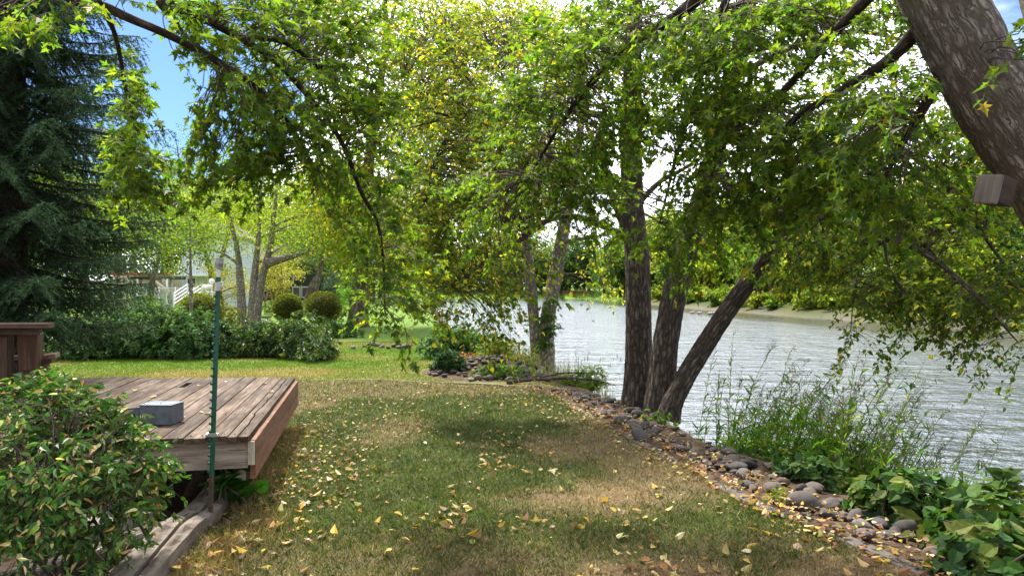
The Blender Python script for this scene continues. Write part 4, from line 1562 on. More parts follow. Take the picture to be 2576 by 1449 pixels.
# tall poplar with its crown in the centre
def poplar():
    d = 28
    tr = [[P(900, 830, d), P(905, 740, d), P(915, 560, d), P(935, 350, d), P(968, 120, d), P(968, -60, d), P(970, -400, d)],
          [P(966, 130, d), P(990, 30, d), P(1020, -120, d), P(1040, -300, d)]]
    x, y = P(905, 740, d)[:2]
    t = Tree('poplar_tree', (x, y, gz(x, y)), 'tall poplar with pale upper trunk and airy yellow-green crown, behind the hedge')
    for q, r in zip(tr, ([.42, .33, .27, .2, .13, .09, .03], [.09, .08, .06, .02])):
        mb = MB()
        t.limb(q, r, mb, 22, 50, flare=.35)
        mb.build('trunk', M['bark_pale'] if q is tr[1] else M['bark_far'], t.e)
    b = MB()
    for (u, pts) in enumerate([[(918, 560), (860, 480), (800, 420)], [(930, 380), (1010, 280), (1090, 200)], [(925, 470), (1030, 420), (1130, 350)], [(965, 150), (900, 60), (850, -20)], [(940, 320), (860, 230), (800, 150)], [(910, 600), (880, 560), (850, 560)], [(1000, 0), (1100, -20), (1180, -60)]]):
        dd = RNG.uniform(-1.5, 1.5)
        t.limb([P(*pts[0], d), P(*pts[1], d + dd), P(*pts[2], d + 2 * dd)], [.09, .06, .02], b, 8, 16)
    b.build('branch', M['bark_far'], t.e)
    for (px, py, rx, ry, n) in [(1000, 100, 160, 140, 42), (1150, 100, 200, 150, 60), (1350, 80, 170, 130, 40), (1060, 300, 180, 150, 70), (1260, 280, 200, 150, 60), (1100, 480, 170, 120, 70), (900, 300, 130, 170, 36), (1300, 480, 170, 120, 40), (860, 480, 110, 120, 34), (900, 620, 110, 90, 30), (1080, 640, 130, 70, 44), (800, 100, 150, 120, 30), (1230, 620, 120, 60, 16)]:
        for _ in range(n):
            v = unit(RNG.normal(0, 1, 3)) * RNG.random() ** .5
            t.clump(P(px + v[0] * rx, py + v[1] * ry, d + v[2] * 2.6), (.85, .85, .62), 135, .16, YELLOW_P, W_P)
    t.finish(DIAM, M['leaf_far'], twigs=False)


poplar()

LIT = [(.13, .19, .02), (.19, .24, .025), (.25, .27, .03), (.08, .13, .016)]
MIDG = [(.07, .13, .016), (.11, .17, .02), (.16, .21, .025), (.04, .08, .012)]
GOLD = [(.30, .26, .06), (.36, .29, .07), (.22, .23, .05)]
TEAL = [(.045, .10, .03), (.07, .14, .035), (.03, .065, .025)]

d_ = 27
gtree('garden_tree', 'slender grey multi-trunked tree with bright lit crown behind the hedge', 645, 0, d_, 6.6, 3.3, 120, 11000, .10, LIT, [3, 3, 2, 1.5],
      trunks=[[P(612, 840, d_), P(604, 700, d_), P(595, 620, d_), P(560, 470, d_)], [P(632, 840, d_), P(640, 700, d_), P(650, 600, d_), P(655, 470, d_)], [P(640, 845, d_), P(655, 720, d_), P(680, 620, d_), P(690, 540, d_), P(700, 430, d_)], [P(672, 660, d_), P(720, 650, d_), P(780, 632, d_)]], tr=.2, base_frac=.36, mat='bark_pale')
gtree('garden_tree', 'young thin-stemmed tree standing in front of the clipped round shrub', 482, 0, 20, 4.0, 1.1, 26, 2600, .085, MIDG, None, trunks=[[P(482, 860, 20), P(480, 700, 20), P(478, 560, 20)]], tr=.07, base_frac=.5, mat='bark_pale')
gtree('garden_tree', 'forked brown tree growing before the white house', 525, 0, 36, 7.4, 2.8, 70, 7500, .12, LIT, None, trunks=[[P(540, 790, 36), P(532, 690, 36), P(512, 620, 36), P(490, 520, 36)], [P(538, 760, 36), P(560, 640, 36), P(590, 540, 36)]], tr=.2, base_frac=.5)
gtree('garden_tree', 'leaning small tree beside the stone pillars of the house', 380, 0, 32, 6.2, 2.5, 60, 6500, .115, MIDG, None, trunks=[[P(372, 790, 32), P(385, 700, 32), P(402, 640, 32), P(420, 520, 32)]], tr=.17, base_frac=.5)
gtree('garden_tree', 'golden yellow ornamental tree behind the round shrubs', 705, 0, 40, 3.6, 1.15, 40, 3600, .10, GOLD, None, tr=.09, base_frac=.28)
gtree('garden_tree', 'thick leaning brown trunk with dark green crown behind the right round shrub', 800, 0, 50, 7.0, 3.2, 70, 6000, .16, TEAL, None, trunks=[[P(778, 775, 50), P(790, 720, 50), P(803, 690, 50), P(815, 620, 50)]], tr=.5, base_frac=.28)
gtree('garden_tree', 'dense light green tree filling the gap above the house roof', 300, 0, 57, 11.0, 4.0, 90, 8000, .15, LIT, None, tr=.3, base_frac=.12)
gtree('garden_tree', 'broad bright yellow-green tree far behind the left lawn', 620, 0, 62, 12.5, 6.0, 110, 9000, .22, LIT, None, tr=.4, base_frac=.12)
gtree('garden_tree', 'yellow shrubby tree beside the house, left of the thin trunks', 560, 0, 34, 3.0, 1.3, 36, 3600, .1, [(.3, .27, .02), (.22, .24, .02), (.4, .33, .03)], None, tr=.08, base_frac=.12)

BACK = [(120, 70, 15, 6), (220, 62, 13, 5.5), (60, 55, 13, 5), (420, 75, 15, 5.5), (520, 80, 14, 6), (740, 78, 17, 6.5), (850, 70, 15, 6), (930, 62, 11, 5), (1000, 82, 14, 6), (700, 95, 18, 7), (330, 90, 17, 7), (860, 100, 19, 7), (560, 100, 17, 7)]
for i, (px, d, h, cr) in enumerate(BACK):
    gtree('background_tree', 'leafy green tree in the belt far behind the left garden', px, 0, d, h, cr, 110, 9000, .36, MIDG if i % 3 else LIT, None, 'trees in the belt behind the left garden', tr=.4, base_frac=.06)
gtree('birch_tree', 'sparse tall birch top seen against the blue sky', 440, 0, 58, 15.5, 2.6, 60, 1500, .2, MIDG, None, tr=.16, base_frac=.45)
gtree('conifer_shrub', 'dusky blue conifer on the lawn left of the poplar trunk', 850, 0, 45, 2.6, 1.1, 40, 3000, .1, [(.03, .055, .05), (.045, .08, .07)], None, tr=.08, base_frac=.02)
gtree('garden_shrub', 'light green tall shrub just left of the poplar trunk', 880, 0, 40, 2.4, .7, 30, 2400, .1, [(.09, .2, .03), (.13, .24, .03)], None, tr=.05, base_frac=.02, cat='shrub')


# far bank of the river, right
FB = []
for i in range(96):
    y = 40 + 140 * RNG.random() ** .8
    r = RNG.uniform(4, 30)
    FB.append((float(rshore(y)) + r + .02 * y, y, r))
for i in range(14):
    FB.append((RNG.uniform(25, 40), RNG.uniform(140, 182), 20))
FB.sort(key=lambda q: q[1])
for i, (x, y, r) in enumerate(FB):
    near = r < 11
    h = (RNG.uniform(7, 10) if near else RNG.uniform(10, 14)) * (1 + max(0, y - 90) * .004)
    pal = [MIDG, LIT, TEAL, YELLOW_P[:4], MIDG][RNG.integers(5)]
    gtree('bank_tree', 'leafy tree in the wood along the far right river bank', 0, 0, y, h, h * .42, 60, 3600, .2 + y * .004, pal, None, 'trees along the far right river bank', tr=.2, base_frac=.02 if i % 2 else .16, xy=(x, y))
for i in range(70):
    y = 42 + 120 * RNG.random()
    x = float(rshore(y)) + RNG.uniform(1.6, 6)
    h = RNG.uniform(1.0, 2.2)
    gtree('bank_shrub', 'low yellow-green shrub at the foot of the far bank', 0, 0, y, h, h * .8, 18, 900, .16 + y * .003, [LIT, MIDG, GOLD + LIT][RNG.integers(3)], None, 'shrubs at the foot of the far bank', tr=.05, base_frac=.02, xy=(x, y), cat='shrub')
for i, (px, d) in enumerate(((1890, 87), (1915, 86), (1947, 84))):
    gtree('bank_tree', ['dark slanting tree left of the riverside bench', 'dark tree leaning behind the riverside bench', 'paler tree leaning right of the riverside bench'][i], px, 0, d, 6.5, 2.6, 40, 2600, .26, MIDG, None, tr=.34, base_frac=.42, xy=((px - CX) / F * d, d), lean=[.1, -.12, -.16][i])
# the far end of the reach
for i in range(26):
    x = -34 + 62 * (i + RNG.uniform(-.3, .3)) / 26
    y = 190 + RNG.uniform(2, 16)
    h = RNG.uniform(11, 18)
    gtree('bank_tree', 'bluish green tree in the row closing the far end of the river', 0, 0, y, h, h * .34, 70, 3200, .8, [[(.07, .13, .04), (.1, .17, .05)], [(.05, .10, .045), (.08, .14, .055)], MIDG][RNG.integers(3)], None, 'trees closing the far end of the river', tr=.4, base_frac=.04, xy=(x, y))
# left bank beyond the poplar
for i in range(9):
    y = 60 + i * 14
    x = float(shore(y)) - RNG.uniform(3.5, 7)
    h = RNG.uniform(6, 9)
    gtree('bank_tree', 'leafy tree on the near side of the river beyond the lawn', 0, 0, y, h, h * .4, 40, 2600, .13 + y * .002, MIDG, None, 'trees on the near bank beyond the lawn', tr=.3, base_frac=.12, xy=(x, y))


# ------------------------------------------------------------------ hedge shrubs, round shrubs, bushes
def shrub(name, label, c, rad, nros, nl, size, cols, wts=None, tmpl=LANCE, mat='shrub', up=.9, group=None, stems=10, cat='shrub', shell=.5, dome=True):
    """rosettes of leaves over an uneven mound"""
    x, y = c
    z = gz(x, y)
    t = Tree(name, (x, y, z), label, cat, group)
    rad = np.array(rad)
    v = unit(RNG.normal(0, 1, (nros, 3)))
    if dome: v[:, 2] = np.abs(v[:, 2]) * 1.0
    k = RNG.random(nros) ** shell
    bump = .78 + .5 * fbm(v[:, 0] * 2.2 + x, v[:, 1] * 2.2 + y, v[:, 2] * 2.2, 2)
    p = np.array([x, y, z + .05 * rad[2]]) + v * (k * bump)[:, None] * rad
    p[:, 2] = np.maximum(p[:, 2], ground_z(p[:, 0], p[:, 1]) + .03)
    out = unit(v * np.array([1, 1, .8]) + np.array([0, 0, up]) + RNG.normal(0, .42, (nros, 3)))
    i = np.repeat(np.arange(nros), nl)
    n = len(i)
    a = rdir(n)
    o = out[i]
    side = unit(a - o * (a * o).sum(1, keepdims=True))
    lift = RNG.uniform(-.1, .9, n)[:, None]
    ax = unit(side + o * lift)
    nr = o - ax * (o * ax).sum(1, keepdims=True) + RNG.normal(0, .15, (n, 3))
    s = size * RNG.uniform(.65, 1.25, n)
    base = p[i] + o * (RNG.uniform(-.3, .5, n) * size)[:, None]
    pal = palette(nros, cols, wts, .2)[i] * np.exp(RNG.normal(0, .15, (n, 1)))
    m = MB()
    for q in range(stems):
        tip = p[RNG.integers(nros)]
        st = np.array([x + RNG.normal(0, .25) * rad[0], y + RNG.normal(0, .25) * rad[1], 0])
        st[2] = gz(st[0], st[1]) - .03
        m.tube(resample(np.array([st, (st + tip) / 2 + RNG.normal(0, .05, 3), tip]), np.array([.016, .011, .004]), 8)[0], np.linspace(.016, .004, 8), 6, cap=False)
    m.build('stems', M['twig'], t.e)
    leaf_mesh('foliage', base, ax, nr, s, pal, tmpl, M[mat], t.e)
    return t


RHODO = [(.05, .115, .03), (.085, .17, .042), (.13, .22, .065), (.03, .07, .022)]
LAUR = [(.04, .085, .02), (.075, .135, .028), (.15, .20, .04), (.025, .055, .016)]
for (px, d, w, h, n, pal, lab) in [
        (185, 15.4, .75, .72, 420, RHODO, 'low dark leafy shrub at the left end of the hedge, under the spruce'),
        (265, 15.8, .85, 1.1, 620, RHODO, 'dense pale-flecked shrub in the hedge beneath the spruce boughs'),
        (385, 15.7, 1.05, 1.3, 900, RHODO, 'tallest pale-leaved shrub of the hedge, left of the green post'),
        (480, 15.5, .8, 1.15, 620, RHODO, 'leafy hedge shrub just left of the green post'),
        (590, 15.9, .75, .85, 560, LAUR, 'glossy laurel just right of the green post'),
        (680, 16.0, .75, .82, 560, LAUR, 'glossy upright laurel in the middle right of the hedge'),
        (765, 15.7, .72, .98, 620, LAUR, 'tall glossy laurel near the right end of the hedge'),
        (800, 15.0, .45, .62, 240, LAUR, 'small laurel in front of the right hedge end')]:
    shrub('hedge_shrub', lab, ((px - CX) / F * d, d), (w, .7, h), n, 9, .105 if pal is RHODO else .095, pal, [3, 3, 2, 2])
shrub('hedge_shrub', 'wide light green shrub behind the hedge, under the pale house', ((330 - CX) / F * 19, 19), (1.4, .8, 1.5), 700, 8, .1, [(.09, .16, .03), (.13, .19, .04), (.05, .1, .02)])
shrub('ground_cover_shrub', 'low dark green spreading shrub at the foot of the poplar', ((855 - CX) / F * 22, 22), (.75, .6, .55), 420, 8, .09, [(.035, .09, .02), (.06, .13, .03)])
shrub('garden_shrub', 'light green flowering shrub on the lawn behind the round shrubs', ((715 - CX) / F * 40, 40), (1.3, .9, .95), 420, 8, .14, [(.1, .18, .03), (.16, .22, .05)])
shrub('garden_shrub', 'small reddish brown bushy shrub behind the green post', ((578 - CX) / F * 24, 24), (.75, .6, .95), 560, 8, .07, [(.12, .09, .02), (.08, .09, .02), (.16, .12, .03)], mat='leaf_far')


def round_shrub(label, px, py, d, rx, rz, n=5200):
    c = P(px, py, d)
    t = Tree('round_shrub', (c[0], c[1], gz(c[0], c[1])), label, 'shrub')
    v = unit(RNG.normal(0, 1, (n, 3)))
    k = 1 - .22 * RNG.random(n) ** 1.5
    bump = 1 + .2 * (fbm(v[:, 0] * 2.4 + px, v[:, 1] * 2.4, v[:, 2] * 2.4, 2) - .5)
    p = c + v * (k * bump)[:, None] * np.array([rx, rx, rz])
    ax = unit(v + RNG.normal(0, .55, (n, 3)))
    topc = np.clip(v[:, 2:3] * .5 + .5, 0, 1)
    col = palette(n, [(.075, .105, .018), (.12, .14, .022), (.18, .17, .03)], [3, 3, 1.5], .22)
    m = MB()
    m.blob(c, (rx * .8, rx * .8, rz * .8), 18, 12, (.5, .6, .3))
    m.tube([(c[0], c[1], gz(c[0], c[1]) - .05), (c[0], c[1], c[2] - rz * .6)], .05, 8)
    m.build('stems', M['twig'], t.e)
    leaf_mesh('foliage', p, ax, RNG.normal(0, 1, (n, 3)), RNG.uniform(.05, .09, n), col, DIAM, M['leaf_far'], t.e)


round_shrub('clipped round shrub, left one of the two close together', 724, 776, 28, .60, .60)
round_shrub('clipped round shrub, the larger right one of the two close together', 813, 774, 28, .74, .66)
round_shrub('broad clipped dome shrub left of the green post', 500, 785, 22, .68, .6)


# foreground bush, lower left
def front_bush():
    cols = [(.055, .14, .024), (.09, .19, .03), (.04, .10, .02), (.15, .24, .04), (.55, .45, .22), (.42, .24, .08)]
    W = [4, 4, 2.5, 1.5, 1.1, .35]
    t = Tree('leafy_bush', (-2.55, 3.75), 'leafy green bush with cream-edged yellowing leaves in the lower left corner', 'bush')
    b = MB()
    for k in range(26):
        s = np.array([-2.55 + RNG.normal(0, .22), 3.8 + RNG.normal(0, .15), 0])
        s[2] = gz(s[0], s[1]) - .03
        tip = P(RNG.uniform(-60, 380), RNG.uniform(1000, 1250), RNG.uniform(3.4, 4.1))
        t.limb([s, (s + tip) / 2 + RNG.normal(0, .06, 3), tip], [.012, .008, .003], b, 6, 12)
    b.build('stems', M['twig'], t.e)
    lst = [(60, 1060, 3.7, 130, 70, .3, 66), (190, 1040, 3.8, 110, 50, .25, 60), (270, 1100, 3.85, 80, 45, .22, 46), (100, 1160, 3.55, 170, 90, .3, 110), (260, 1170, 3.7, 120, 80, .3, 90),
           (330, 1160, 3.9, 55, 55, .2, 36), (60, 1270, 3.45, 140, 70, .25, 70), (200, 1270, 3.55, 130, 70, .25, 60), (330, 1250, 3.8, 60, 50, .2, 22), (-60, 1150, 3.5, 90, 150, .3, 50),
           (60, 1340, 3.45, 80, 50, .2, 16), (250, 1340, 3.6, 70, 40, .2, 14), (215, 1400, 3.6, 40, 30, .1, 8), (100, 1000, 3.8, 40, 30, .15, 10), (50, 1430, 3.4, 60, 20, .1, 6), (110, 985, 3.75, 50, 30, .15, 14), (370, 1190, 3.9, 35, 50, .12, 10), (20, 1010, 3.7, 50, 30, .15, 12)]
    t.blobs(lst, .17, 10, .050, cols, W, 1.25, None, droop=.5, twig=.0026, jit=.28, flat=1.0)
    t.finish(OVATE, M['shrub'], 'foliage')
    # trailing leafy shoot that reaches out from under the deck corner
    s = shrub('green_sprout', 'few broad green leaves growing out from under the deck corner', (-2.03, 5.05), (.26, .16, .32), 14, 4, .13, [(.03, .10, .015), (.045, .12, .02)], None, OVAL, 'leaf', stems=5, cat='plant')


front_bush()


def bank_plants():
    # tall seeding weeds on the bank
    spots = [(2.75, 8.25, .85), (3.1, 8.2, 1.05), (3.5, 8.0, 1.0), (2.9, 7.6, 1.0), (3.3, 7.5, 1.1), (3.7, 7.4, 1.05), (3.0, 7.0, .95), (3.4, 6.9, 1.1), (3.75, 6.8, 1.05), (3.1, 6.4, .9), (3.4, 6.3, 1.0), (3.6, 6.0, .9)]
    for i, (x, y, h) in enumerate(spots):
        z = gz(x, y)
        t = Tree('tall_weed', (x, y, z), 'tall green weed with feathery brown seed heads on the river bank', 'weed', 'tall weeds on the river bank')
        m = MB()
        LP, LA, LN, LS, LC = [], [], [], [], []
        SP, SA, SN, SS, SCo = [], [], [], [], []
        for k in range(36):
            b = np.array([x + RNG.normal(0, .17), y + RNG.normal(0, .17), 0])
            b[2] = gz(b[0], b[1]) - .03
            L = h * RNG.uniform(.8, 1.55)
            dv = np.array([RNG.normal(.16, .13), RNG.normal(0, .12), 1])
            q = np.linspace(0, 1, 8)
            pts = b + np.outer(q * L, dv) + np.outer(q ** 2.5 * L, [RNG.normal(.12, .1), RNG.normal(0, .06), -.06])
            m.tube(pts, np.linspace(.0045, .0018, 8), 4, cap=False, tint=(1.0, 2.2, .5))
            nl = 30
            u = .06 + .86 * RNG.random(nl) ** 1.35
            pp = np.stack([np.interp(u, q, pts[:, c]) for c in range(3)], -1)
            LP.append(pp)
            a = rdir(nl)
            a[:, 2] = np.abs(a[:, 2]) * .6 + .55
            LA.append(a)
            LN.append(rdir(nl, .5))
            LS.append(RNG.uniform(.07, .17, nl) * (1.15 - .6 * u))
            LC.append(palette(nl, [(.06, .15, .016), (.10, .20, .02), (.045, .11, .014), (.17, .21, .03)]))
            if RNG.random() < .7:
                for s in range(9):
                    st = pts[-1] - (pts[-1] - pts[-3]) * RNG.random()
                    dd = unit(np.array([RNG.normal(.15, .55), RNG.normal(0, .45), .55]))
                    ll = RNG.uniform(.04, .12)
                    m.tube([st, st + dd * ll], [.0015, .001], 3, cap=False, tint=(1.3, 1.0, .8))
                    SP.append(st + np.outer(np.linspace(.4, 1, 5) * ll, dd) + RNG.normal(0, .008, (5, 3)))
                    SA.append(rdir(5))
                    SN.append(rdir(5))
                    SS.append(RNG.uniform(.01, .02, 5))
                    SCo.append(palette(5, [(.12, .09, .07), (.22, .17, .12), (.1, .1, .05)]))
        m.build('stems', M['twig'], t.e)
        lan = (LANCE[0] * np.array([1, .34, 1]), LANCE[1])
        leaf_mesh('foliage', np.concatenate(LP), np.concatenate(LA), np.concatenate(LN), np.concatenate(LS), np.concatenate(LC), lan, M['leaf'], t.e)
        leaf_mesh('seed_heads', np.concatenate(SP), np.concatenate(SA), np.concatenate(SN), np.concatenate(SS), np.concatenate(SCo), DIAM, M['dead'], t.e)
    # sparse reeds at the right, near the water
    for i, (x, y, h) in enumerate(((4.05, 4.75, .85), (4.35, 4.9, .9), (3.75, 4.55, .75), (4.3, 4.35, .85), (4.55, 5.4, .8), (3.5, 4.3, .7))):
        grass_clump('reed_clump', 'thin sparse reeds rising from the water edge behind the bramble', x, y, h, 26, [(.10, .15, .03), (.2, .2, .06), (.07, .12, .02)], .012, 'reeds behind the bramble', heads=True)


def grass_clump(name, label, x, y, h, n, cols, w, group=None, spread=.13, lean=.35, heads=False):
    z = gz(x, y)
    bx = x + RNG.normal(0, spread, n)
    by = y + RNG.normal(0, spread, n)
    bz = ground_z(bx, by) - .02
    L = h * RNG.uniform(.5, 1.15, n)
    a = RNG.uniform(0, 6.28, n)
    out = np.stack([np.cos(a), np.sin(a), np.zeros(n)], -1) * RNG.uniform(.05, lean, n)[:, None] * 1.2
    sd = np.stack([-np.sin(a), np.cos(a), np.zeros(n)], -1)
    qs = [0, .35, .7, 1.0]
    V, Fc = [], []
    for k, q in enumerate(qs):
        c = np.stack([bx, by, bz], -1) + np.outer(L * q, [0, 0, 1]) * (1 - .25 * q * q) + out * (L * q * q * 1.4)[:, None]
        ww = w * (1 - q * .95) / 2
        V += [c - sd * ww, c + sd * ww]
    V = np.stack(V, 1)
    tm = []
    for k in range(3): tm.append((2 * k, 2 * k + 1, 2 * k + 3, 2 * k + 2))
    e = Tree(name, (x, y, z), label, 'grass clump', group)
    mb = MB()
    col = palette(n, cols)
    for i in range(n):
        mb.add(V[i], tm, None, col[i])
    if heads:
        for i in range(0, n, 3):
            tip = (V[i, -1] + V[i, -2]) / 2
            mb.tube([tip - np.array([0, 0, .06]), tip - np.array([0, 0, .02]), tip + np.array([.006, 0, .04])], [.002, .006, .002], 5, tint=(.16, .11, .06))
    mb.build('blades', M['grass'], e.e)


bank_plants()
BR = [(.045, .105, .022), (.065, .135, .028), (.03, .07, .018), (.12, .16, .03)]
for (x, y, r, n, lab, s) in [(2.95, 4.15, (.5, .35, .42), 120, 'broad-leaved bramble at the lower right corner, nearest the camera', .098),
                             (3.35, 4.5, (.5, .4, .5), 130, 'yellowish bramble at the right edge of the bank', .09),
                             (2.9, 5.1, (.42, .35, .34), 110, 'low bramble spreading over the stones below the tall weeds', .085),
                             (3.3, 5.2, (.45, .4, .36), 110, 'bramble between the tall weeds and the right corner', .085),
                             (2.62, 3.75, (.3, .25, .3), 60, 'small bramble shoot over the edging slabs', .09),
                             (2.75, 6.2, (.4, .45, .26), 90, 'dark low bramble trailing along the stones under the weeds', .075),
                             (2.75, 7.6, (.35, .5, .3), 90, 'leafy undergrowth at the foot of the weeds near the trunks', .07)]:
    pal = [(.09, .14, .025), (.14, .18, .03), (.055, .10, .02), (.2, .13, .05)] if 'yellowish' in lab else BR
    shrub('bramble_bush', lab, (x, y), r, n, 5, s, pal, [3, 3, 2, .7] if 'yellowish' in lab else None, BRAMBLE, 'bramble', .55, stems=14, cat='bramble')

shrub('bramble_mound', 'rounded blackberry mound at the water edge beyond the rock island', ((1150 - CX) / F * 15.6, 15.6), (.95, .6, .72), 520, 7, .085, [(.05, .12, .035), (.085, .16, .05), (.035, .08, .025)], None, OVALS, 'leaf', cat='bramble')
shrub('dwarf_shrub', 'small dark green bush sitting in the rock island', ((1125 - CX) / F * 12.6, 12.6), (.33, .28, .36), 220, 9, .075, [(.02, .065, .014), (.035, .09, .02)], up=1.6)
shrub('red_shrub', 'low reddish autumn shrub behind the rock island', ((1195 - CX) / F * 14, 14), (.55, .3, .2), 260, 6, .06, [(.3, .1, .05), (.34, .2, .1), (.25, .06, .035), (.12, .13, .03)], None, OVALS, 'leaf')
shrub('weedy_shrub', 'pale green weedy bush left of the pale trunks', ((1250 - CX) / F * 13.6, 13.6), (.42, .3, .5), 300, 7, .055, [(.12, .19, .03), (.18, .22, .05), (.25, .22, .06)], None, OVALS, 'leaf')
shrub('weedy_shrub', 'green weeds creeping over the stones of the rock island', ((1255 - CX) / F * 12.1, 12.1), (.5, .3, .22), 260, 7, .045, [(.08, .16, .025), (.12, .19, .03)], None, OVALS, 'leaf')
shrub('weedy_shrub', 'light green weeds at the right of the pale trunks, above the water', ((1475 - CX) / F * 12.3, 12.3), (.42, .3, .42), 260, 8, .06, [(.12, .2, .025), (.16, .22, .03), (.08, .14, .02)], None, LANCE, 'leaf')
for (px, d, h, n, lab) in [(1415, 12.5, .55, 130, 'arching yellow-green grass clump at the foot of the pale trunks'), (1330, 13.0, .6, 90, 'pale dry grass clump left of the pale trunks'), (1470, 12.8, .95, 70, 'tall thin grass with seed heads right of the pale trunks'),
                           (1545, 11.6, .5, 70, 'fine green grass clump left of the dark trunks'), (1290, 13.8, .75, 80, 'tall straw-coloured grass behind the rock island')]:
    x = (px - CX) / F * d
    grass_clump('grass_clump', lab, x, d, h, n, [(.2, .23, .05), (.14, .2, .03), (.33, .28, .11)], .014, None, .16, .6, heads='seed' in lab)
shrub('plant_sprig', 'small broad-leaved seedling at the foot of the dark trunks', (1.85, 8.75), (.22, .12, .22), 26, 4, .06, [(.09, .17, .03), (.14, .2, .04)], None, MAPLE, 'leaf', stems=5, cat='plant')
shrub('plant_sprig', 'tiny dark seedling on the lawn left of the rock island', ((1045 - CX) / F * 13, 13), (.06, .06, .14), 12, 4, .05, [(.04, .1, .02)], None, LANCE, stems=3, cat='plant')
shrub('plant_sprig', 'slim upright sapling between dark trunks and tall weeds', (2.72, 8.35), (.12, .12, .85), 34, 3, .06, [(.06, .14, .02)], None, OVALS, 'leaf', stems=3, cat='plant', shell=.8)
shrub('plant_sprig', 'small weed tuft among the stones in front of the bramble', (2.0, 5.1), (.13, .1, .12), 40, 5, .04, [(.1, .17, .03), (.2, .2, .05)], None, LANCE, 'leaf', stems=3, cat='plant')

# red stake, fallen branches
m = MB()
m.tube([P(1028, 893, 15), P(1040, 848, 14.9)], [.012, .01], 6)
tag(m.build('stake', M['redpaint']), 'thin red stake leaning in the lawn near the bramble mound', 'stake')
m = MB()
q0 = [P(1275, 962, 11.4), P(1340, 955, 11.5), P(1420, 951, 11.6), P(1490, 955, 11.7), P(1550, 970, 11.6)]
m.tube(q0, [.035, .03, .022, .015, .006], 8, rings=24)
m.tube([q0[1], P(1400, 940, 11.7), P(1480, 938, 11.8), P(1530, 946, 11.8)], [.02, .016, .01, .004], 7, rings=18)
m.tube([q0[2], P(1470, 962, 11.5), P(1530, 962, 11.4)], [.014, .009, .003], 7, rings=12)
tag(m.build('fallen_branch', M['bark_cotton']), 'dark forked dead branch lying at the edge of the rock island', 'branch')
e = empty('plank_bench', P(1290, 880, 17), 'low plain plank bench by the water behind the rock island', 'bench')
m = MB()
a = P(1290, 862, 17)
m.box(a, (.42, .2, .05), bev=.006)
m.build('seat', M['blockwood'], e)
for s in (-.16, .16):
    m = MB()
    m.box((a[0] + s, a[1], a[2] - .16), (.05, .16, .27))
    m.build('leg', M['blockwood'], e)


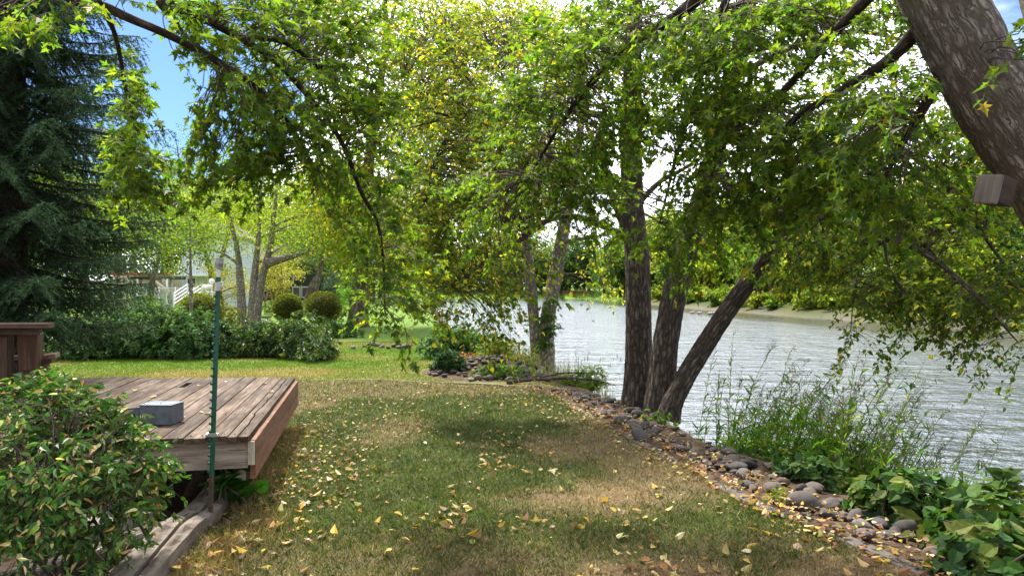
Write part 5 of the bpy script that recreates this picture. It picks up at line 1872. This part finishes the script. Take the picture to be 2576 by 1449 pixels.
# ------------------------------------------------------------------ houses and garden things on the left
def house():
    d = 46
    g = gz(*P(470, 740, d)[:2])
    def X(px): return (px - CX) / F * d
    def Z(py): return EYE - (py - CY) / F * d
    e = empty('house', (X(440), d, g), 'pale two-storey house with stone pillars and outdoor stairs behind the garden', 'house')
    m = MB()
    m.box(((X(440) + X(540)) / 2, d + 4, (g + Z(585)) / 2), (X(540) - X(440), 6, Z(585) - g))
    m.build('wall', M['siding'], e)
    m = MB()
    m.box(((X(240) + X(440)) / 2 - .01, d + 5, (g + Z(690)) / 2), (X(440) - X(240), 6, Z(690) - g))
    m.build('wall', M['stucco'], e)
    m = MB()   # gable roof over the pale part
    x0, x1, zc, zr = X(432), X(548), Z(585), Z(545)
    y0, y1 = d + .6, d + 7.4
    xm = (x0 + x1) / 2
    m.add([(x0, y0, zc), (xm, y0, zr), (x1, y0, zc), (x0, y1, zc), (xm, y1, zr), (x1, y1, zc), (x0, y0, zc - .12), (x1, y0, zc - .12), (x0, y1, zc - .12), (x1, y1, zc - .12)],
          [(0, 1, 4, 3), (1, 2, 5, 4), (0, 6, 7, 2, 1), (3, 4, 5, 9, 8), (0, 3, 8, 6), (2, 7, 9, 5), (6, 8, 9, 7)])
    m.build('roof', M['roofing'], e)
    m = MB()   # balcony roof edge in red brown
    m.box(((X(300) + X(398)) / 2, d + .2, Z(690)), (X(398) - X(300), 3.2, .16))
    m.build('eave', M['redtrim'], e)
    for px in (358, 431, 300):
        m = MB()
        m.box((X(px), d - .6, (g + Z(702)) / 2), (.42, .42, Z(702) - g))
        p = m.build('pillar', M['masonry'], e)
        m = MB()
        m.box((X(px) + .14, d - .84, (g + Z(702)) / 2), (.12, .06, Z(702) - g))
        m.build('pillar_trim', M['white'], p)
    m = MB()
    m.box((X(405), d - .4, Z(700)), (X(470) - X(340), .5, .2))
    m.build('beam', M['darkwall'], e)
    for (px0, px1, py0, py1) in ((452, 466, 655, 668), (484, 492, 655, 673), (500, 512, 650, 668), (380, 396, 715, 740), (455, 476, 700, 736), (322, 340, 712, 738)):
        yy = d + .97 if px0 > 440 else d + 1.97
        m = MB()
        cx, cz = (X(px0) + X(px1)) / 2, (Z(py0) + Z(py1)) / 2
        m.box((cx, yy, cz), (X(px1) - X(px0) + .14, .07, Z(py0) - Z(py1) + .14))
        w = m.build('window', M['white'], e)
        m = MB()
        m.box((cx - (X(px1) - X(px0)) / 4, yy - .035, cz), ((X(px1) - X(px0)) / 2 - .05, .03, Z(py0) - Z(py1) - .03))
        m.box((cx + (X(px1) - X(px0)) / 4, yy - .035, cz), ((X(px1) - X(px0)) / 2 - .05, .03, Z(py0) - Z(py1) - .03))
        m.build('pane', M['glass'], w)
    m = MB()   # balcony with white rails
    m.box((X(492), d + .3, Z(692)), (X(530) - X(455), 1.4, .14))
    m.build('balcony_floor', M['white'], e)
    m = MB()
    for px in np.arange(456, 531, 6):
        m.bar((X(px), d - .35, Z(691)), (X(px), d - .35, Z(672)), .03, .03, up=(0, 1, 0))
    m.bar((X(455), d - .35, Z(671)), (X(531), d - .35, Z(671)), .06, .05)
    m.bar((X(455), d - .35, Z(680)), (X(531), d - .35, Z(680)), .03, .03)
    m.build('balcony_rail', M['white'], e)
    m = MB()   # stairs under the balcony
    for k in range(9):
        m.box((X(408 + k * 4.5), d - .9, Z(708 + k * 3.0)), (.32, .8, .05))
    m.bar((X(404), d - 1.25, Z(704)), (X(450), d - 1.25, Z(735)), .05, .2)
    m.build('stair_flight', M['stucco'], e)
    # chain-link fence
    e2 = empty('mesh_fence', (X(410), 40, g), 'silver wire mesh fence in front of the house pillars', 'fence')
    D = 40
    def X2(px): return (px - CX) / F * D
    def Z2(py): return EYE - (py - CY) / F * D
    m = MB()
    for px in np.arange(348, 560, 4):
        m.bar((X2(px), D, Z2(726)), (X2(px), D, Z2(752)), .008, .008, up=(0, 1, 0))
    for py in np.arange(726, 752, 4):
        m.bar((X2(346), D, Z2(py)), (X2(560), D, Z2(py)), .008, .008)
    m.bar((X2(346), D, Z2(725)), (X2(560), D, Z2(725)), .04, .04)
    m.build('fence_mesh', M['steel'], e2)
    for px in (346, 400, 441, 488, 522, 560):
        m = MB()
        m.tube([(X2(px), D, gz(X2(px), D) - .05), (X2(px), D, Z2(722))], .03, 8)
        m.build('fence_post', M['steel'], e2)
    # white stair rails
    e3 = empty('white_stair', (X2(455), 38, g), 'white railed garden steps in front of the house', 'stairs')
    D = 38
    for px, dx in ((437, 9), (473, 10)):
        m = MB()
        for k in range(4):
            m.bar((X2(px), D, Z2(765 - k * 9)), (X2(px + dx), D + 1.2, Z2(742 - k * 9)), .035, .035)
        m.bar((X2(px), D, gz(X2(px), D) - .05), (X2(px), D, Z2(735)), .06, .06, up=(0, 1, 0))
        m.bar((X2(px + dx), D + 1.2, gz(X2(px), D)), (X2(px + dx), D + 1.2, Z2(712)), .06, .06, up=(0, 1, 0))
        m.build('stair_rail', M['white'], e3)
    m = MB()
    for k in range(5):
        m.box((X2(455), D + .3 + k * .28, gz(X2(455), D) + .09 + k * .15), (1.1, .3, .16))
    m.build('steps', M['concrete'], e3)


house()


def house2():
    d = 66
    def X(px): return (px - CX) / F * d
    def Z(py): return EYE - (py - CY) / F * d
    g = gz(X(690), d)
    e = empty('house', (X(690), d, g), 'dark house with red balcony and blue panels behind the garden trees', 'house')
    m = MB()
    m.box(((X(610) + X(860)) / 2, d + 4, (g + Z(655)) / 2), (X(860) - X(610), 7, Z(655) - g))
    m.build('wall', M['darkwall'], e)
    m = MB()
    x0, x1, y0, y1 = X(602), X(868), d, d + 8
    m.add([(x0, y0, Z(655)), (x1, y0, Z(655)), (x1, y1, Z(655)), (x0, y1, Z(655)), (x0, (y0 + y1) / 2, Z(610)), (x1, (y0 + y1) / 2, Z(610))], [(0, 1, 5, 4), (2, 3, 4, 5), (0, 4, 3), (1, 2, 5), (0, 3, 2, 1)])
    m.build('roof', M['roofing'], e)
    m = MB()
    for px in np.arange(632, 672, 3):
        m.bar((X(px), d - .9, Z(688)), (X(px), d - .9, Z(676)), .05, .05, up=(0, 1, 0))
    m.bar((X(631), d - .9, Z(675)), (X(672), d - .9, Z(675)), .09, .09)
    m.box((X(651), d - .3, Z(690)), (X(672) - X(630), 1.4, .2))
    m.build('balcony', M['redtrim'], e)
    m = MB()
    m.box((X(654), d - .2, Z(704)), (X(668) - X(640), .5, .8))
    m.build('panel', M['bluewall'], e)
    for px, py in ((700, 700), (725, 700), (742, 735), (765, 735), (636, 735)):
        m = MB()
        m.box((X(px), d + .47, Z(py)), (.8, .08, 1.1))
        w = m.build('window', M['white'], e)
        m = MB()
        m.box((X(px), d + .43, Z(py)), (.6, .05, .9))
        m.build('pane', M['glass'], w)
    # wooden swing frame
    d2 = 50
    def X2(px): return (px - CX) / F * d2
    def Z2(py): return EYE - (py - CY) / F * d2
    gg = gz(X2(668), d2)
    e = empty('swing_frame', (X2(668), d2, gg), 'wooden A-frame swing on the lawn behind the slender trunks', 'swing')
    for px in (660, 678):
        m = MB()
        m.bar((X2(px) - .25, d2 - .5, gg - .05), (X2(px), d2, gg + 1.5), .09, .09)
        m.bar((X2(px) + .1, d2 + .5, gg - .05), (X2(px), d2, gg + 1.5), .09, .09)
        m.build('leg', M['blockwood'], e)
    m = MB()
    m.bar((X2(656), d2, gg + 1.5), (X2(682), d2, gg + 1.5), .1, .1)
    m.build('beam', M['blockwood'], e)
    m = MB()
    m.box((X2(669), d2, gg + .45), (.6, .35, .06))
    m.build('seat', M['redtrim'], e)
    # low kerbs on the far lawn
    for (px0, px1, py, dd) in ((655, 690, 792, 30), (655, 682, 777, 36)):
        m = MB()
        xa, xb = (px0 - CX) / F * dd, (px1 - CX) / F * dd
        m.bar((xa, dd, gz(xa, dd) + .03), (xb, dd, gz(xb, dd) + .03), .15, .14, bev=.01)
        tag(m.build('garden_kerb', M['edging']), 'nearer low kerb stone across the far lawn' if dd == 30 else 'farther low kerb stone across the far lawn', 'kerb')


house2()


def lamp():
    c = P(533, 720, 24)
    g = gz(c[0], c[1])
    e = empty('globe_lamp', (c[0], c[1], g), 'white garden lamp post with a cluster of round globes', 'lamp')
    m = MB()
    m.tube([(c[0], c[1], g - .05), (c[0], c[1], g + .2), (c[0], c[1], g + .3), (c[0], c[1], c[2] - .18)], [.09, .08, .045, .04], 12)
    m.build('pole', M['white'], e)
    k = 24 / F
    for dx, dz, dy in ((0, 14, 0), (-14, -1, -.1), (0, -1, -.22), (15, 0, .05)):
        p = c + np.array([dx * k, dy, dz * k - .02])
        m = MB()
        m.blob(p, (.098, .098, .098), 18, 12)
        m.build('globe', M['globe'], e)
        m = MB()
        m.tube([(c[0], c[1], c[2] - .2), ((c[0] + p[0]) / 2, (c[1] + p[1]) / 2, c[2] - .22), p - np.array([0, 0, .1])], [.02, .02, .035], 8, rings=10)
        m.build('arm', M['white'], e)


lamp()


# ------------------------------------------------------------------ far bank details
def far_details():
    d = 82
    def X(px): return (px - CX) / F * d
    x = X(1937)
    g = gz(x, d)
    e = empty('riverside_bench', (x, d, g), 'blue-grey bench under the slanting trees on the far bank', 'bench')
    m = MB()
    m.box((x, d, g + .5), (1.7, .5, .07))
    m.build('seat', M['bluewall'], e)
    m = MB()
    m.box((x, d + .27, g + .85), (1.7, .06, .4))
    m.build('backrest', M['bluewall'], e)
    for s in (-.7, .7):
        m = MB()
        m.box((x + s, d, g + .22), (.08, .45, .5))
        m.build('leg', M['galv'], e)
    # driftwood on the gravel bar
    d = 77
    c = np.array([(1930 - CX) / F * d, d, 0])
    c[2] = gz(c[0], c[1]) + .08
    m = MB()
    for (dx, dz, dy, r) in ((-1.0, .1, 0, .05), (.3, 1.0, .2, .04), (1.4, .15, .1, .06), (.9, .45, -.2, .035), (-.5, .35, .1, .035), (.5, .75, .4, .03)):
        m.tube([c + np.array([-.1 * dx, 0, 0]), c + np.array([dx * .6, dy, dz * .5 + .08]), c + np.array([dx, dy, dz])], [r, r * .7, r * .3], 6, rings=8)
    tag(m.build('driftwood', M['driftwood']), 'bleached driftwood branch on the gravel bar across the river', 'driftwood')
    # fence on the far lawn
    y = 176
    e = empty('rail_fence', (17, y, gz(17, y)), 'brown rail fence on the distant lawn beyond the river', 'fence')
    for i in range(8):
        xx = 14 + i * 1.0
        m = MB()
        m.box((xx, y + 11, gz(xx, y + 11) + .55), (.14, .14, 1.2))
        m.build('fence_post', M['redtrim'], e)
    for h in (.45, .8, 1.1):
        m = MB()
        m.bar((13.8, y + 11.1, gz(14, y + 11) + h), (21.2, y + 11.1, gz(21, y + 11) + h), .06, .12)
        m.build('rail', M['redtrim'], e)
    for px, py in ((1742, 787), (1760, 788), (1786, 789), (1794, 788)):
        dd = F * (EYE - WATER) / (py + 1 - CY)
        c = np.array([(px - CX) / F * dd, dd, WATER])
        m = MB()
        m.tube([c + np.array([-.3, 0, .14]), c + np.array([-.2, 0, .1]), c + np.array([0, 0, .08]), c + np.array([.16, 0, .1]), c + np.array([.22, 0, .22]), c + np.array([.25, 0, .34]), c + np.array([.3, 0, .4]), c + np.array([.36, 0, .39]), c + np.array([.44, 0, .37])], [.02, .09, .13, .1, .055, .045, .06, .045, .012], 10, rings=30)
        tag(m.build('duck', M['duck']), 'brown duck swimming near the far bank', 'duck', 'ducks swimming near the far bank')


far_details()


# ------------------------------------------------------------------ light, sky, camera
SUN_AZ, SUN_EL = R(-32), R(56)


def world():
    w = bpy.data.worlds.new('World')
    SC.world = w
    w.use_nodes = True
    t = w.node_tree
    t.nodes.clear()
    def n(k, **kw):
        q = t.nodes.new('ShaderNode' + k)
        for a, b in kw.items(): setattr(q, a, b)
        return q
    out = n('OutputWorld')
    bg = n('Background')
    bg.inputs[1].default_value = .09
    sky = n('TexSky', sky_type='NISHITA', sun_disc=False)
    sky.sun_elevation = SUN_EL
    sky.sun_rotation = SUN_AZ
    sky.air_density = 1.0
    sky.dust_density = .6
    tc = n('TexCoord')
    mp = n('Mapping')
    mp.inputs['Scale'].default_value = (1, 1, 2.2)
    t.links.new(tc.outputs['Generated'], mp.inputs[0])
    nz = n('TexNoise')
    nz.inputs['Scale'].default_value = 2.3
    nz.inputs['Detail'].default_value = 7
    nz.inputs['Roughness'].default_value = .55
    t.links.new(mp.outputs[0], nz.inputs[0])
    # a clear gap in the clouds towards the upper left
    dv = P(345, 190, 1.0) - np.array([0, 0, EYE])
    dv = dv / np.linalg.norm(dv)
    dot = n('VectorMath', operation='DOT_PRODUCT')
    nrm = n('VectorMath', operation='NORMALIZE')
    t.links.new(tc.outputs['Generated'], nrm.inputs[0])
    t.links.new(nrm.outputs[0], dot.inputs[0])
    dot.inputs[1].default_value = dv
    gap = n('MapRange', interpolation_type='SMOOTHSTEP')
    gap.inputs['From Min'].default_value = math.cos(R(15))
    gap.inputs['From Max'].default_value = math.cos(R(4))
    gap.inputs['To Min'].default_value = 0.0
    gap.inputs['To Max'].default_value = .52
    t.links.new(dot.outputs['Value'], gap.inputs[0])
    sub = n('Math', operation='SUBTRACT')
    t.links.new(nz.outputs[0], sub.inputs[0])
    t.links.new(gap.outputs[0], sub.inputs[1])
    cov = n('MapRange', interpolation_type='SMOOTHSTEP')
    cov.inputs['From Min'].default_value = .26
    cov.inputs['From Max'].default_value = .50
    t.links.new(sub.outputs[0], cov.inputs[0])
    nz2 = n('TexNoise')
    nz2.inputs['Scale'].default_value = 4.0
    nz2.inputs['Detail'].default_value = 5
    t.links.new(mp.outputs[0], nz2.inputs[0])
    cr = n('ValToRGB')
    cr.color_ramp.elements[0].position = .3
    cr.color_ramp.elements[0].color = (5.2, 5.6, 6.6, 1)
    cr.color_ramp.elements[1].position = .7
    cr.color_ramp.elements[1].color = (8.6, 8.8, 9.4, 1)
    t.links.new(nz2.outputs[0], cr.inputs[0])
    sd = n('VectorMath', operation='DOT_PRODUCT')
    t.links.new(nrm.outputs[0], sd.inputs[0])
    sd.inputs[1].default_value = (math.sin(R(14)) * math.cos(R(28)), math.cos(R(14)) * math.cos(R(28)), math.sin(R(28)))
    gl = n('MapRange', interpolation_type='SMOOTHSTEP')
    gl.inputs['From Min'].default_value = .1
    gl.inputs['From Max'].default_value = .98
    gl.inputs['To Min'].default_value = .85
    gl.inputs['To Max'].default_value = 2.8
    t.links.new(sd.outputs['Value'], gl.inputs[0])
    cm = n('VectorMath', operation='SCALE')
    t.links.new(cr.outputs[0], cm.inputs[0])
    t.links.new(gl.outputs[0], cm.inputs['Scale'])
    mx = n('Mix', data_type='RGBA')
    t.links.new(cov.outputs[0], mx.inputs[0])
    tn = n('Mix', data_type='RGBA', blend_type='MULTIPLY')
    tn.inputs[0].default_value = 1
    tn.inputs[7].default_value = (.42, .58, .82, 1)
    t.links.new(sky.outputs[0], tn.inputs[6])
    t.links.new(tn.outputs[2], mx.inputs[6])
    t.links.new(cm.outputs[0], mx.inputs[7])
    t.links.new(mx.outputs[2], bg.inputs[0])
    t.links.new(bg.outputs[0], out.inputs[0])


world()
sl = bpy.data.lights.new('sun', 'SUN')
sl.energy = 4.0
sl.angle = R(7)
sl.color = (1, .95, .86)
so = bpy.data.objects.new('sun', sl)
to_sun = Vector((math.sin(SUN_AZ) * math.cos(SUN_EL), math.cos(SUN_AZ) * math.cos(SUN_EL), math.sin(SUN_EL)))
so.rotation_euler = to_sun.to_track_quat('Z', 'Y').to_euler()
so.location = (0, 0, 30)
COL.objects.link(so)

cd = bpy.data.cameras.new('camera')
cd.lens = 24.0
cd.sensor_width = 36
cd.clip_start = .05
cd.clip_end = 2000
co = bpy.data.objects.new('camera', cd)
co.location = (0, 0, EYE)
co.rotation_euler = (R(90), 0, 0)
COL.objects.link(co)
SC.camera = co

SC.view_settings.view_transform = 'Standard'
SC.view_settings.look = 'None'
SC.view_settings.exposure = 1.42
SC.view_settings.gamma = 1
SC.view_settings.use_curve_mapping = False
SC.cycles.max_bounces = 10
SC.cycles.diffuse_bounces = 6
SC.cycles.glossy_bounces = 3
SC.cycles.transmission_bounces = 6
SC.cycles.caustics_reflective = False
SC.cycles.caustics_refractive = False
